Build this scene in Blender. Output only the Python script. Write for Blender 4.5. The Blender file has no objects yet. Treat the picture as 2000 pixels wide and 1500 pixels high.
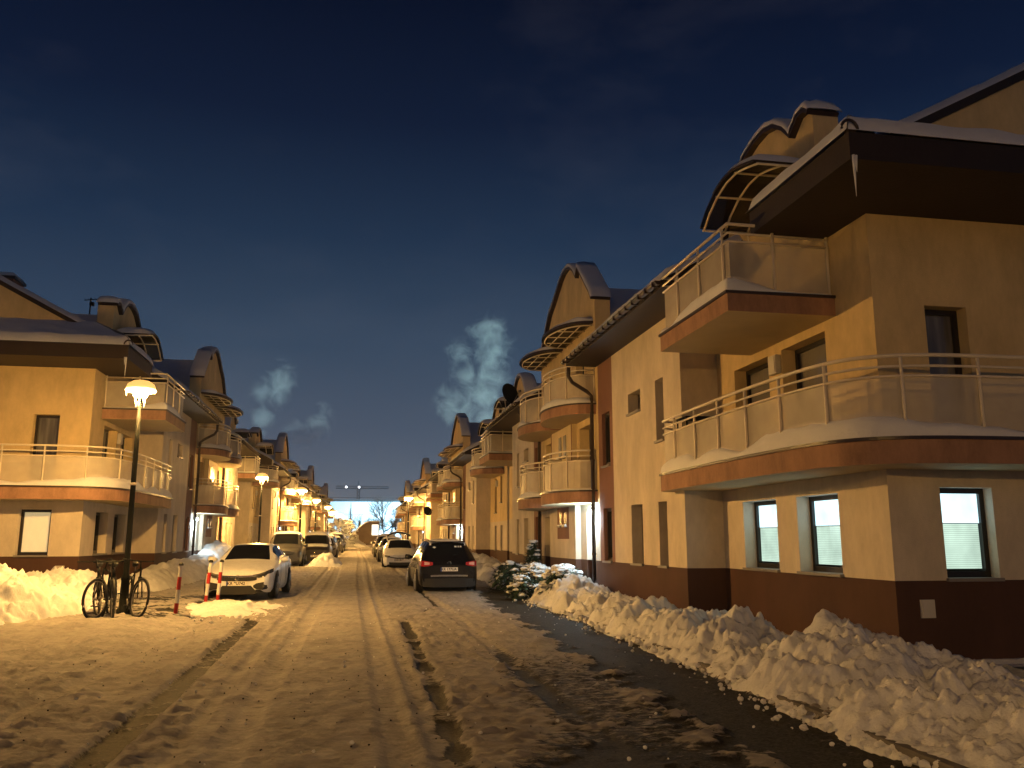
import bpy, math, random
import numpy as np
from mathutils import Vector, Matrix

# ------------------------------------------------------------------ camera
SC = bpy.context.scene
COL = SC.collection
PITCH = math.atan(304/1650.0)
YAW = math.atan(306/math.hypot(1650, 304))
cd = bpy.data.cameras.new('camera')
cam = bpy.data.objects.new('camera', cd); COL.objects.link(cam)
cd.sensor_width = 36; cd.lens = 36*1650/2000
cd.clip_start = 0.05; cd.clip_end = 3000
cam.location = (0, 0, 1.6)
cam.rotation_euler = (math.pi/2+PITCH, 0, -YAW)
SC.camera = cam

# ------------------------------------------------------------------ world
W = bpy.data.worlds.new('World'); SC.world = W; W.use_nodes = True
nt = W.node_tree; nt.nodes.clear()
def nd(t, kind, **k):
    n = t.nodes.new(kind)
    for a, b in k.items():
        if a in n.inputs.keys(): n.inputs[a].default_value = b
        else: setattr(n, a, b)
    return n
out = nd(nt, 'ShaderNodeOutputWorld'); bg = nd(nt, 'ShaderNodeBackground')
tc = nd(nt, 'ShaderNodeTexCoord'); sep = nd(nt, 'ShaderNodeSeparateXYZ')
nt.links.new(tc.outputs['Generated'], sep.inputs[0])
ramp = nd(nt, 'ShaderNodeValToRGB')
nt.links.new(sep.outputs['Z'], ramp.inputs[0])
els = ramp.color_ramp.elements
stops = [(0.0, (.120, .148, .185)), (.05, (.105, .128, .170)), (.12, (.068, .092, .140)), (.22, (.034, .059, .105)),
         (.34, (.0125, .029, .066)), (.46, (.0042, .0105, .033)), (.58, (.0016, .0042, .017)), (1.0, (.001, .003, .011))]
while len(els) > 1: els.remove(els[-1])
els[0].position = 0; els[0].color = (*stops[0][1], 1)
for p_, c_ in stops[1:]:
    e = els.new(p_); e.color = (*c_, 1)
ns = nd(nt, 'ShaderNodeTexNoise', Scale=2.6, Detail=6.0, Roughness=.62)
mp = nd(nt, 'ShaderNodeMapping'); mp.inputs['Scale'].default_value = (1, 1, 2.6)
nt.links.new(tc.outputs['Generated'], mp.inputs[0]); nt.links.new(mp.outputs[0], ns.inputs[0])
cr = nd(nt, 'ShaderNodeValToRGB'); cr.color_ramp.elements[0].position = .50; cr.color_ramp.elements[1].position = .78
nt.links.new(ns.outputs[0], cr.inputs[0])
mx = nd(nt, 'ShaderNodeMix', data_type='RGBA', blend_type='ADD'); mx.inputs[0].default_value = 1
ms = nd(nt, 'ShaderNodeMix', data_type='RGBA', blend_type='MULTIPLY'); ms.inputs[0].default_value = 1
nt.links.new(cr.outputs[0], ms.inputs[6]); ms.inputs[7].default_value = (.013, .012, .013, 1)
nt.links.new(ramp.outputs[0], mx.inputs[6]); nt.links.new(ms.outputs[2], mx.inputs[7])
nt.links.new(mx.outputs[2], bg.inputs[0]); bg.inputs[1].default_value = .74
nt.links.new(bg.outputs[0], out.inputs[0])

SC.view_settings.view_transform = 'Standard'; SC.view_settings.look = 'None'
SC.view_settings.exposure = .42; SC.view_settings.gamma = 1
SC.cycles.max_bounces = 5; SC.cycles.diffuse_bounces = 2; SC.cycles.glossy_bounces = 2
SC.cycles.transparent_max_bounces = 10; SC.cycles.volume_bounces = 0
SC.cycles.sample_clamp_indirect = 4
SC.cycles.use_denoising = True
SC.cycles.use_light_tree = True
LAMP_COL = (1.0, .53, .135)
LAMP_E = 4300.0      # radiance of one street lamp globe
rnd = random.Random(7)

# ------------------------------------------------------------------ numpy noise
def _h(ix, iy, s):
    n = (ix.astype(np.int64)*374761393 + iy.astype(np.int64)*668265263 + s*2147483647) & 0xffffffff
    n = ((n ^ (n >> 13))*1274126177) & 0xffffffff
    n = n ^ (n >> 16)
    return (n & 0xffffff)/float(0x1000000)
def vnoise(x, y, s=0):
    ix = np.floor(x); iy = np.floor(y); fx = x-ix; fy = y-iy
    ix = ix.astype(np.int64); iy = iy.astype(np.int64)
    fx = fx*fx*(3-2*fx); fy = fy*fy*(3-2*fy)
    a = _h(ix, iy, s); b = _h(ix+1, iy, s); c = _h(ix, iy+1, s); d = _h(ix+1, iy+1, s)
    return (a*(1-fx)+b*fx)*(1-fy)+(c*(1-fx)+d*fx)*fy
def fbm(x, y, s=0, o=4, g=.5):
    r = 0; a = 1; t = 0
    for i in range(o):
        r = r+a*vnoise(x*2**i+17.3*i, y*2**i-9.1*i, s+i); t += a; a *= g
    return r/t
def clods(x, y, cell, s=0, rmin=.25, rmax=.62, prob=1.0):
    """height of packed rounded lumps, one per cell"""
    gx = x/cell; gy = y/cell; ix = np.floor(gx); iy = np.floor(gy)
    best = np.zeros_like(x)
    for dx in (-1, 0, 1):
        for dy in (-1, 0, 1):
            cx = (ix+dx).astype(np.int64); cy = (iy+dy).astype(np.int64)
            px = cx+_h(cx, cy, s); py = cy+_h(cx, cy, s+5)
            r = rmin+(rmax-rmin)*_h(cx, cy, s+9)
            on = _h(cx, cy, s+13) < prob
            ax = gx-px; ay = gy-py
            an = _h(cx, cy, s+21)*6.28
            ux = ax*np.cos(an)+ay*np.sin(an); uy = (-ax*np.sin(an)+ay*np.cos(an))*1.35
            d2 = r*r-(ux*ux+uy*uy)
            tilt = 1+.35*ux*(_h(cx, cy, s+31)-.5)/np.maximum(r, .01)
            h = (.55*np.maximum(d2, 0)/r+.45*np.sqrt(np.maximum(d2, 0))*sst(0, .25, d2/(r*r)))*cell*tilt*on*1.15
            best = np.maximum(best, h)
    return best
def sst(a, b, x):
    t = np.clip((x-a)/(b-a), 0, 1); return t*t*(3-2*t)

# ------------------------------------------------------------------ materials
MATS = {}
def mat(name, col, rough=.8, bump=0, bscale=40, var=0, vscale=1.2, metal=0, emit=None, estr=0, spec=.4, bdist=.01, coat=0):
    m = bpy.data.materials.new(name); m.use_nodes = True
    t = m.node_tree; b = t.nodes['Principled BSDF']
    b.inputs['Base Color'].default_value = (*col, 1); b.inputs['Roughness'].default_value = rough
    b.inputs['Metallic'].default_value = metal; b.inputs['Specular IOR Level'].default_value = spec
    if coat: b.inputs['Coat Weight'].default_value = coat
    if bump or var:
        c = nd(t, 'ShaderNodeTexCoord')
    if var:
        n = nd(t, 'ShaderNodeTexNoise', Scale=vscale, Detail=9.0, Roughness=.74)
        mpp = nd(t, 'ShaderNodeMapping'); mpp.inputs['Scale'].default_value = (1, 1, .45)
        t.links.new(c.outputs['Object'], mpp.inputs[0]); t.links.new(mpp.outputs[0], n.inputs[0])
        r = nd(t, 'ShaderNodeMapRange'); r.inputs[1].default_value = .34; r.inputs[2].default_value = .66
        r.inputs[3].default_value = 1-var; r.inputs[4].default_value = 1+var*.6
        t.links.new(n.outputs[0], r.inputs[0])
        x = nd(t, 'ShaderNodeMix', data_type='RGBA', blend_type='MULTIPLY'); x.inputs[0].default_value = 1
        x.inputs[6].default_value = (*col, 1)
        t.links.new(r.outputs[0], x.inputs[7]); t.links.new(x.outputs[2], b.inputs['Base Color'])
    if bump:
        n = nd(t, 'ShaderNodeTexNoise', Scale=bscale, Detail=4.0, Roughness=.65)
        t.links.new(c.outputs['Object'], n.inputs[0])
        bp = nd(t, 'ShaderNodeBump', Strength=bump, Distance=bdist)
        t.links.new(n.outputs[0], bp.inputs['Height']); t.links.new(bp.outputs[0], b.inputs['Normal'])
    if emit:
        b.inputs['Emission Color'].default_value = (*emit, 1); b.inputs['Emission Strength'].default_value = estr
    MATS[name] = m
    return m
M_beige = mat('beige_stucco', (.62, .54, .43), .92, .55, 55, .20, 1.6, bdist=.012)
M_yellow = mat('yellow_stucco', (.66, .505, .265), .92, .55, 55, .20, 1.6, bdist=.012)
M_red = mat('brick_red_stucco', (.22, .11, .078), .9, .5, 55, .12, .9, bdist=.012)
M_plinth = mat('brown_plinth', (.080, .038, .027), .88, .5, 60, .16, 1.3, bdist=.012)
M_fascia = mat('terracotta_render', (.33, .185, .118), .85, .5, 30, .34, 2.2, bdist=.01)
M_soffit = mat('cream_soffit', (.62, .50, .30), .9, .4, 50, .08, 1.2)
M_metal = mat('dark_brown_sheet', (.030, .018, .014), .42, 0, 1, 0, spec=.5)
M_eave = mat('dark_eave_boards', (.022, .013, .010), .6, .5, 20, .2, 3)
M_tile = mat('dark_roof_tiles', (.05, .035, .035), .7, .6, 14, .15, 2)
M_white = mat('cream_painted_steel', (.74, .66, .52), .4, .1, 60, .06, 4)
M_dark = mat('dark_frame', (.018, .014, .012), .35, 0)
M_sill = mat('grey_sill', (.22, .20, .19), .5, .2, 30, .1, 3)
M_black = mat('black_rubber', (.012, .012, .013), .6, .2, 80)
M_pole = mat('dark_green_iron', (.010, .012, .012), .65, .2, 60, spec=.15)
M_snow = mat('fresh_snow', (.74, .745, .76), .9, .45, 26, .05, 2.0, spec=.15, bdist=.02)
M_bank = mat('ploughed_snow', (.72, .725, .735), .88, .6, 34, .16, 2.6, spec=.2, bdist=.022)
M_brick = mat('grey_plate', (.55, .52, .47), .5, .1, 60, .05, 3)
def glass_mat(name, base, stripes=0.0, rough=.06):
    m = mat(name, base, rough, spec=.6); t = m.node_tree; b = t.nodes['Principled BSDF']
    if stripes:
        c = nd(t, 'ShaderNodeTexCoord'); w = nd(t, 'ShaderNodeTexWave', Scale=9.0, Distortion=2.5, Detail=2.0)
        w.bands_direction = 'Y'
        mpp = nd(t, 'ShaderNodeMapping'); mpp.inputs['Scale'].default_value = (1, 1, .12)
        t.links.new(c.outputs['Object'], mpp.inputs[0]); t.links.new(mpp.outputs[0], w.inputs[0])
        x = nd(t, 'ShaderNodeMix', data_type='RGBA'); x.inputs[6].default_value = (*base, 1)
        x.inputs[7].default_value = (base[0]+stripes, base[1]+stripes*.95, base[2]+stripes*.85, 1)
        t.links.new(w.outputs[0], x.inputs[0]); t.links.new(x.outputs[2], b.inputs['Base Color'])
        b.inputs['Coat Weight'].default_value = 1; b.inputs['Coat Roughness'].default_value = .03
        b.inputs['Roughness'].default_value = .6
    return m
M_glass = glass_mat('dark_window_glass', (.018, .018, .02))
M_curtain = glass_mat('curtained_glass', (.05, .045, .04), .13)
M_carglass = mat('car_glass', (.006, .007, .009), .05, spec=.32)
M_cream_blind = mat('cream_curtain_added_glow', (.62, .55, .40), .8, .3, 30, .1, 2, emit=(1, .80, .42), estr=.30)  # window is unlit; the emission brightens its curtain

def lit_mat(name, c1, s1, lines=0):
    m = bpy.data.materials.new(name); m.use_nodes = True; t = m.node_tree; t.nodes.clear()
    o = nd(t, 'ShaderNodeOutputMaterial'); e = nd(t, 'ShaderNodeEmission'); e.inputs[0].default_value = (*c1, 1); e.inputs[1].default_value = s1
    c = nd(t, 'ShaderNodeTexCoord')
    n = nd(t, 'ShaderNodeTexNoise', Scale=2.4, Detail=2.0)
    t.links.new(c.outputs['Object'], n.inputs[0])
    r = nd(t, 'ShaderNodeMapRange'); r.inputs[1].default_value = .3; r.inputs[2].default_value = .7; r.inputs[3].default_value = s1*.8; r.inputs[4].default_value = s1*1.15
    t.links.new(n.outputs[0], r.inputs[0])
    last = r.outputs[0]
    if lines:
        w = nd(t, 'ShaderNodeTexWave', Scale=lines, Distortion=0.0); w.bands_direction = 'Z'; w.wave_profile = 'TRI'
        t.links.new(c.outputs['Object'], w.inputs[0])
        r2 = nd(t, 'ShaderNodeMapRange'); r2.inputs[3].default_value = .72; r2.inputs[4].default_value = 1.08
        t.links.new(w.outputs[0], r2.inputs[0])
        mu = nd(t, 'ShaderNodeMath', operation='MULTIPLY'); t.links.new(last, mu.inputs[0]); t.links.new(r2.outputs[0], mu.inputs[1]); last = mu.outputs[0]
    t.links.new(last, e.inputs[1])
    gl = nd(t, 'ShaderNodeBsdfGlossy'); gl.inputs[0].default_value = (.04, .04, .04, 1); gl.inputs[1].default_value = .1
    ad = nd(t, 'ShaderNodeAddShader'); t.links.new(e.outputs[0], ad.inputs[0]); t.links.new(gl.outputs[0], ad.inputs[1])
    t.links.new(ad.outputs[0], o.inputs[0]); return m
M_lit = lit_mat('lit_room_pane', (.60, .92, 1.0), 1.35)
M_blind = lit_mat('lit_pleated_blind', (.58, .78, .64), .86, 11)

def panel_mat():
    m = bpy.data.materials.new('perforated_sheet'); m.use_nodes = True; t = m.node_tree
    b = t.nodes['Principled BSDF']; o = t.nodes['Material Output']
    b.inputs['Base Color'].default_value = (.74, .67, .55, 1); b.inputs['Roughness'].default_value = .5
    tr = nd(t, 'ShaderNodeBsdfTransparent'); mx_ = nd(t, 'ShaderNodeMixShader')
    c = nd(t, 'ShaderNodeTexCoord'); n = nd(t, 'ShaderNodeTexNoise', Scale=3.0, Detail=2.0)
    t.links.new(c.outputs['Object'], n.inputs[0])
    r = nd(t, 'ShaderNodeMapRange'); r.inputs[3].default_value = .40; r.inputs[4].default_value = .62
    t.links.new(n.outputs[0], r.inputs[0]); t.links.new(r.outputs[0], mx_.inputs[0])
    t.links.new(tr.outputs[0], mx_.inputs[1]); t.links.new(b.outputs[0], mx_.inputs[2]); t.links.new(mx_.outputs[0], o.inputs[0])
    return m
M_panel = panel_mat()
M_poly = mat('smoked_polycarbonate', (.020, .019, .02), .25, spec=.3)
t_ = M_poly.node_tree; tr_ = nd(t_, 'ShaderNodeBsdfTransparent'); tr_.inputs[0].default_value = (.55, .5, .45, 1); mx_ = nd(t_, 'ShaderNodeMixShader'); mx_.inputs[0].default_value = .55
t_.links.new(tr_.outputs[0], mx_.inputs[1]); t_.links.new(t_.nodes['Principled BSDF'].outputs[0], mx_.inputs[2]); t_.links.new(mx_.outputs[0], t_.nodes['Material Output'].inputs[0])

def emit_mat(name, col, s):
    m = bpy.data.materials.new(name); m.use_nodes = True; t = m.node_tree; t.nodes.clear()
    o = nd(t, 'ShaderNodeOutputMaterial'); e = nd(t, 'ShaderNodeEmission'); e.inputs[0].default_value = (*col, 1); e.inputs[1].default_value = s
    t.links.new(e.outputs[0], o.inputs[0]); return m

# ------------------------------------------------------------------ mesh helpers
class MB:
    def __init__(s): s.v = []; s.f = []; s.m = []; s.mats = []; s.sm = []
    def mi(s, m):
        if m not in s.mats: s.mats.append(m)
        return s.mats.index(m)
    def face(s, pts, m, smooth=False):
        b = len(s.v); s.v += [tuple(p) for p in pts]; s.f.append(tuple(range(b, b+len(pts)))); s.m.append(s.mi(m)); s.sm.append(smooth)
    def box(s, a, b, m, T=None):
        x0, y0, z0 = a; x1, y1, z1 = b
        P = [(x0, y0, z0), (x1, y0, z0), (x1, y1, z0), (x0, y1, z0), (x0, y0, z1), (x1, y0, z1), (x1, y1, z1), (x0, y1, z1)]
        if T: P = [tuple(T @ Vector(p)) for p in P]
        k = len(s.v); s.v += P; i = s.mi(m)
        for f in ((0, 3, 2, 1), (4, 5, 6, 7), (0, 1, 5, 4), (1, 2, 6, 5), (2, 3, 7, 6), (3, 0, 4, 7)):
            s.f.append(tuple(k+q for q in f)); s.m.append(i); s.sm.append(False)
    def tube(s, path, r, m, n=8, cap=True, closed=False):
        path = [Vector(p) for p in path]; N = len(path); rings = []; i = s.mi(m)
        rr = r if isinstance(r, (list, tuple)) else [r]*N
        for k in range(N):
            if closed: d = path[(k+1) % N]-path[k-1]
            else: d = path[min(k+1, N-1)]-path[max(k-1, 0)]
            d = d.normalized() if d.length > 1e-9 else Vector((0, 0, 1))
            up = Vector((0, 0, 1)) if abs(d.z) < .95 else Vector((1, 0, 0))
            a = d.cross(up).normalized(); b = a.cross(d)
            rings.append(len(s.v))
            for j in range(n):
                t = 2*math.pi*j/n
                s.v.append(tuple(path[k]+(a*math.cos(t)+b*math.sin(t))*rr[k]))
        for k in range(N if closed else N-1):
            A = rings[k]; B = rings[(k+1) % N]
            for j in range(n):
                s.f.append((A+j, A+(j+1) % n, B+(j+1) % n, B+j)); s.m.append(i); s.sm.append(True)
        if cap and not closed:
            s.f.append(tuple(rings[0]+j for j in range(n))[::-1]); s.m.append(i); s.sm.append(False)
            s.f.append(tuple(rings[-1]+j for j in range(n))); s.m.append(i); s.sm.append(False)
    def prism(s, poly, f0, f1, m, m_side=None, m_end=None):
        """poly: list of 2d points; f0/f1 map 2d point to 3d ends"""
        k = len(s.v); n = len(poly)
        s.v += [tuple(f0(p)) for p in poly]+[tuple(f1(p)) for p in poly]
        i = s.mi(m_side or m); j = s.mi(m_end or m)
        for q in range(n):
            s.f.append((k+q, k+(q+1) % n, k+n+(q+1) % n, k+n+q)); s.m.append(i); s.sm.append(False)
        s.f.append(tuple(k+q for q in range(n))[::-1]); s.m.append(j); s.sm.append(False)
        s.f.append(tuple(k+n+q for q in range(n))); s.m.append(j); s.sm.append(False)
    def grid(s, X, Y, Z, m, smooth=True):
        k = len(s.v); a, b = X.shape
        s.v += list(zip(X.ravel().tolist(), Y.ravel().tolist(), Z.ravel().tolist())); i = s.mi(m)
        for p in range(a-1):
            for q in range(b-1):
                s.f.append((k+p*b+q, k+p*b+q+1, k+(p+1)*b+q+1, k+(p+1)*b+q)); s.m.append(i); s.sm.append(smooth)
    def lathe(s, prof, m, c=(0, 0, 0), n=16, axis='z'):
        k = len(s.v); i = s.mi(m)
        for r, h in prof:
            for j in range(n):
                t = 2*math.pi*j/n
                if axis == 'z': p = (c[0]+r*math.cos(t), c[1]+r*math.sin(t), c[2]+h)
                elif axis == 'x': p = (c[0]+h, c[1]+r*math.cos(t), c[2]+r*math.sin(t))
                else: p = (c[0]+r*math.cos(t), c[1]+h, c[2]+r*math.sin(t))
                s.v.append(p)
        for a in range(len(prof)-1):
            for j in range(n):
                s.f.append((k+a*n+j, k+a*n+(j+1) % n, k+(a+1)*n+(j+1) % n, k+(a+1)*n+j)); s.m.append(i); s.sm.append(True)
    def build(s, name, parent=None, loc=None, rot=None):
        me = bpy.data.meshes.new(name); me.from_pydata(s.v, [], s.f)
        for m in s.mats: me.materials.append(m)
        me.polygons.foreach_set('material_index', s.m); me.polygons.foreach_set('use_smooth', s.sm)
        me.update()
        o = bpy.data.objects.new(name, me); COL.objects.link(o)
        if parent: o.parent = parent
        if loc: o.location = loc
        if rot: o.rotation_euler = rot
        return o
def tag(o, label, cat, group=None):
    o['label'] = label; o['category'] = cat
    if group: o['group'] = group
    return o
def empty(name, loc, rz=0, label=None, cat=None, group=None):
    o = bpy.data.objects.new(name, None); COL.objects.link(o); o.location = loc; o.rotation_euler = (0, 0, rz); o.empty_display_size = .3
    if label: tag(o, label, cat, group)
    return o
def kids(o): return [c for c in bpy.data.objects if c.parent == o]
def copy_tree(o, parent=None, _idx=None):
    if _idx is None:
        _idx = {}
        for c in bpy.data.objects:
            if c.parent: _idx.setdefault(c.parent.name, []).append(c)
    n = o.copy(); COL.objects.link(n); n.parent = parent
    for c in _idx.get(o.name, []): copy_tree(c, n, _idx)
    return n
def grid_obj(name, X, Y, Z, mat_, parent=None, attr=None):
    a, b = X.shape; me = bpy.data.meshes.new(name)
    idx = np.arange(a*b).reshape(a, b)
    F = np.stack([idx[:-1, :-1], idx[:-1, 1:], idx[1:, 1:], idx[1:, :-1]], -1).reshape(-1, 4)
    me.vertices.add(a*b); me.vertices.foreach_set('co', np.stack([X, Y, Z], -1).astype(np.float32).ravel())
    me.loops.add(F.size); me.loops.foreach_set('vertex_index', F.ravel().astype(np.int32))
    me.polygons.add(len(F)); me.polygons.foreach_set('loop_start', np.arange(0, F.size, 4, dtype=np.int32))
    me.polygons.foreach_set('loop_total', np.full(len(F), 4, np.int32))
    me.polygons.foreach_set('use_smooth', np.ones(len(F), bool))
    me.update(calc_edges=True); me.validate()
    if attr:
        for an, av in attr.items():
            at = me.attributes.new(an, 'FLOAT', 'POINT'); at.data.foreach_set('value', av.astype(np.float32).ravel())
    me.materials.append(mat_)
    o = bpy.data.objects.new(name, me); COL.objects.link(o)
    if parent: o.parent = parent
    return o

def sheet(fn, lu, lv, thick, mb, seed=0, res=.12, edges=(1, 1, 1, 1), amp=.35, blunt=.10, m=None):
    """snow lying on a patch: fn(u,v)->base point, closed slab with soft rims"""
    nu = max(4, int(lu/res)); nv = max(4, int(lv/res))
    u = np.linspace(0, 1, nu+1); v = np.linspace(0, 1, nv+1)
    # denser rims
    U, V = np.meshgrid(u, v, indexing='ij')
    big = np.full_like(U, 9.0)
    d = np.minimum.reduce([np.where(edges[0], U*lu, big), np.where(edges[1], (1-U)*lu, big), np.where(edges[2], V*lv, big), np.where(edges[3], (1-V)*lv, big)])
    fall = np.clip(d/blunt, 0, 1)**.45
    nz = fbm(U*lu*1.1+seed*3.1, V*lv*1.1-seed*7.7, seed, 4)-.5
    T = thick*fall*(1+amp*2*nz)
    B = np.array([[fn(a, b) for b in v] for a in u])
    mb.grid(B[..., 0], B[..., 1], B[..., 2]+T, m or M_snow)

# ------------------------------------------------------------------ apartment block
# local axes: x = away from the street centre, y = along the street, z up
L_A, L_B, L_R = 5.4, 11.4, 18.7
L_B2, L_END = 24.4, 29.6
XA, XB = 7.2, 6.4
def wall(mb, o, d, nrm, length, z0, z1, ops, depth, m, mrev=None):
    """wall with true recessed openings; o origin(x,y), d along, nrm outward; ops (a0,a1,z0,z1)"""
    us = sorted({0, length, *[q for p in ops for q in p[:2]]}); zs = sorted({z0, z1, *[q for p in ops for q in p[2:4]]})
    P = lambda a, z, k=0: (o[0]+d[0]*a-nrm[0]*k, o[1]+d[1]*a-nrm[1]*k, z)
    for i in range(len(us)-1):
        for j in range(len(zs)-1):
            a, b, e, f = us[i], us[i+1], zs[j], zs[j+1]
            if any(p[0] <= a+1e-6 and p[1] >= b-1e-6 and p[2] <= e+1e-6 and p[3] >= f-1e-6 for p in ops): continue
            mb.face([P(a, e), P(b, e), P(b, f), P(a, f)], m)
    for a, b, e, f in ops:
        r = mrev or m
        mb.face([P(a, e), P(a, f), P(a, f, depth), P(a, e, depth)], r); mb.face([P(b, e), P(b, f), P(b, f, depth), P(b, e, depth)], r)
        mb.face([P(a, f), P(b, f), P(b, f, depth), P(a, f, depth)], r); mb.face([P(a, e), P(b, e), P(b, e, depth), P(a, e, depth)], r)
    return P

def window(root, P, op, depth, kind='dark', name='window', fw=.075, sill=True):
    a, b, e, f = op
    # P(a,z,k): k=depth inward
    def bar(mb, a0, a1, z0, z1, k0, k1, m):
        p = [P(a0, z0, k0), P(a1, z0, k0), P(a1, z1, k0), P(a0, z1, k0)]; q = [P(a0, z0, k1), P(a1, z0, k1), P(a1, z1, k1), P(a0, z1, k1)]
        mb.face(p, m); mb.face(q[::-1], m)
        for i in range(4): mb.face([p[i], p[(i+1) % 4], q[(i+1) % 4], q[i]], m)
    fr = MB(); k0, k1 = depth-.05, depth+.03
    bar(fr, a, a+fw, e, f, k0, k1, M_dark); bar(fr, b-fw, b, e, f, k0, k1, M_dark)
    bar(fr, a+fw, b-fw, f-fw, f, k0, k1, M_dark); bar(fr, a+fw, b-fw, e, e+fw*1.3, k0, k1, M_dark)
    w = fr.build(name, root)
    pn = MB(); m = {'dark': M_glass, 'curtain': M_curtain, 'lit': M_lit, 'cream': M_cream_blind}[kind]
    zb = e+fw*1.3
    if kind == 'lit':
        zm = e+(f-e)*.60
        bar(pn, a+fw, b-fw, zm+.012, f-fw, depth+.0, depth+.01, M_lit); pn.build('pane', w)
        bl = MB(); bar(bl, a+fw+.02, b-fw-.02, zb+.03, zm, depth+.0, depth+.01, M_blind)
        bar(bl, a+fw, b-fw, zm, zm+.012, depth-.015, depth+.01, M_sill); bl.build('blind', w)
    else:
        bar(pn, a+fw, b-fw, zb, f-fw, depth, depth+.01, m); pn.build('pane', w)
    if sill:
        sl = MB(); bar(sl, a-.02, b+.02, e-.035, e+.012, -.06, depth-.05, M_sill); sl.build('sill', w)
    return w

def offset_path(path, off):
    P = [Vector((p[0], p[1])) for p in path]; out_ = []
    for i, p in enumerate(P):
        d = (P[min(i+1, len(P)-1)]-P[max(i-1, 0)]).normalized()
        n = Vector((-d.y, d.x)); out_.append((p.x+n.x*off, p.y+n.y*off))
    return out_
def resample(path, step):
    out_ = [path[0]]; acc = 0
    for a, b in zip(path[:-1], path[1:]):
        d = math.dist(a, b); n = max(1, int(d/step))
        for k in range(1, n+1): out_.append((a[0]+(b[0]-a[0])*k/n, a[1]+(b[1]-a[1])*k/n))
    return out_
def arclen(path):
    s = [0]
    for a, b in zip(path[:-1], path[1:]): s.append(s[-1]+math.dist(a, b))
    return s
def at_len(path, S, t):
    for i in range(len(S)-1):
        if t <= S[i+1]+1e-9:
            f = (t-S[i])/max(1e-9, S[i+1]-S[i]); a, b = path[i], path[i+1]
            return (a[0]+(b[0]-a[0])*f, a[1]+(b[1]-a[1])*f)
    return path[-1]
def balcony(root, path, back, z0, z1, inside, seed=0, post=.98, panel=True, rail_m=None, snow=(.10, .42), hs=(1.1, .955, .825), snow_parts=None):
    """path: outer edge plan polyline (wall to wall); back: closing wall points; inside=+1/-1 side for rail inset"""
    rm = rail_m or M_white
    poly = path+back
    mb = MB()
    k = len(mb.v); n = len(poly)
    i1 = mb.mi(M_fascia); i2 = mb.mi(M_soffit); i3 = mb.mi(M_metal)
    mb.prism([(p[0], p[1]) for p in poly], lambda p: (p[0], p[1], z0), lambda p: (p[0], p[1], z1), M_fascia, M_fascia, M_soffit)
    bal = mb.build('balcony', root)
    # dark sheet-metal drip edge
    fl = MB(); op = offset_path(path, -inside*.035); ip = offset_path(path, inside*.03)
    for a in range(len(path)-1):
        A, B, C_, D = op[a], op[a+1], ip[a+1], ip[a]
        zt = z1+.022; zb = z1-.02
        fl.face([(*A, zb), (*B, zb), (*B, zt), (*A, zt)], M_metal); fl.face([(*A, zt), (*B, zt), (*C_, zt), (*D, zt)], M_metal)
        fl.face([(*A, zb), (*B, zb), (*C_, zb), (*D, zb)], M_metal)
    fl.build('drip_edge', bal)
    rp = offset_path(path, inside*.08); S = arclen(rp); L = S[-1]
    ra = MB()
    for h, r in zip(hs, (.028, .019, .019)):
        ra.tube([(p[0], p[1], z1+h) for p in rp], r, rm, 6)
    if panel: ra.tube([(p[0], p[1], z1+.07) for p in rp], .014, rm, 5)
    npost = max(2, round(L/post)); pp = []
    for k in range(npost+1):
        q = at_len(rp, S, min(L-.03, max(.03, L*k/npost)))
        ra.tube([(q[0], q[1], z1+.0), (q[0], q[1], z1+hs[0])], .022, rm, 6)
        if not panel and k < npost:
            for e in range(1, 8):
                g = at_len(rp, S, L*(k+e/8)/npost)
                ra.tube([(g[0], g[1], z1+.05), (g[0], g[1], z1+hs[2])], .008, rm, 4)
    ra.build('railing', bal)
    if panel:
        pm = MB()
        q = offset_path(path, inside*.105)
        for a in range(len(q)-1):
            pm.face([(*q[a], z1+.08), (*q[a+1], z1+.08), (*q[a+1], z1+hs[2]), (*q[a], z1+hs[2])], M_panel, True)
        pm.build('rail_panel', bal)
    # snow drifted along the rim
    if snow:
        lo, hi = snow; q = offset_path(path, -inside*.01); q2 = offset_path(path, inside*.62)
        sn = MB(); Lq = arclen(q)[-1]
        dense = resample(q, .1); Sd = arclen(q); Sd2 = arclen(q2)
        nu = max(6, int(Lq/.1)); rows = []
        U = np.linspace(0, 1, nu+1); V = np.array([0, .012, .05, .12, .22, .34, .46, .6, .75, .88, 1])
        X = np.zeros((nu+1, len(V))); Y = X.copy(); Z = X.copy()
        for i, u in enumerate(U):
            a = at_len(q, Sd, u*Sd[-1]); b = at_len(q2, Sd2, u*Sd2[-1])
            for j, v in enumerate(V): X[i, j] = a[0]+(b[0]-a[0])*v; Y[i, j] = a[1]+(b[1]-a[1])*v
        big = fbm(U*Lq*.55+seed*5.3, U*0+seed, seed, 3)
        hh = lo+(hi-lo)*np.clip((big-.32)/.36, 0, 1)
        hh *= np.clip(np.minimum(U, 1-U)*Lq/.25, 0, 1)**.6
        prof = np.interp(V, [0, .012, .05, .12, .22, .34, .46, .6, .75, .88, 1], [0, .30, .52, .68, .82, .93, 1, .96, .8, .55, .25])
        fine = (fbm(X*4+seed, Y*4, seed+3, 4)-.5)*.10
        Z = z1+.025+hh[:, None]*(prof[None, :]+fine*1.5)*(V[None, :] > 0)
        sn.grid(X, Y, np.maximum(Z, z1+.01), M_snow); sn.build('snow', bal)
    return bal

def ellipse_path(cx, cy, rx, ry, n=18, y0=-1, y1=1):
    return [(cx-rx*math.sin(math.pi*k/n)**.8, cy-ry*math.cos(math.pi*k/n)) for k in range(n+1)]

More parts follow.
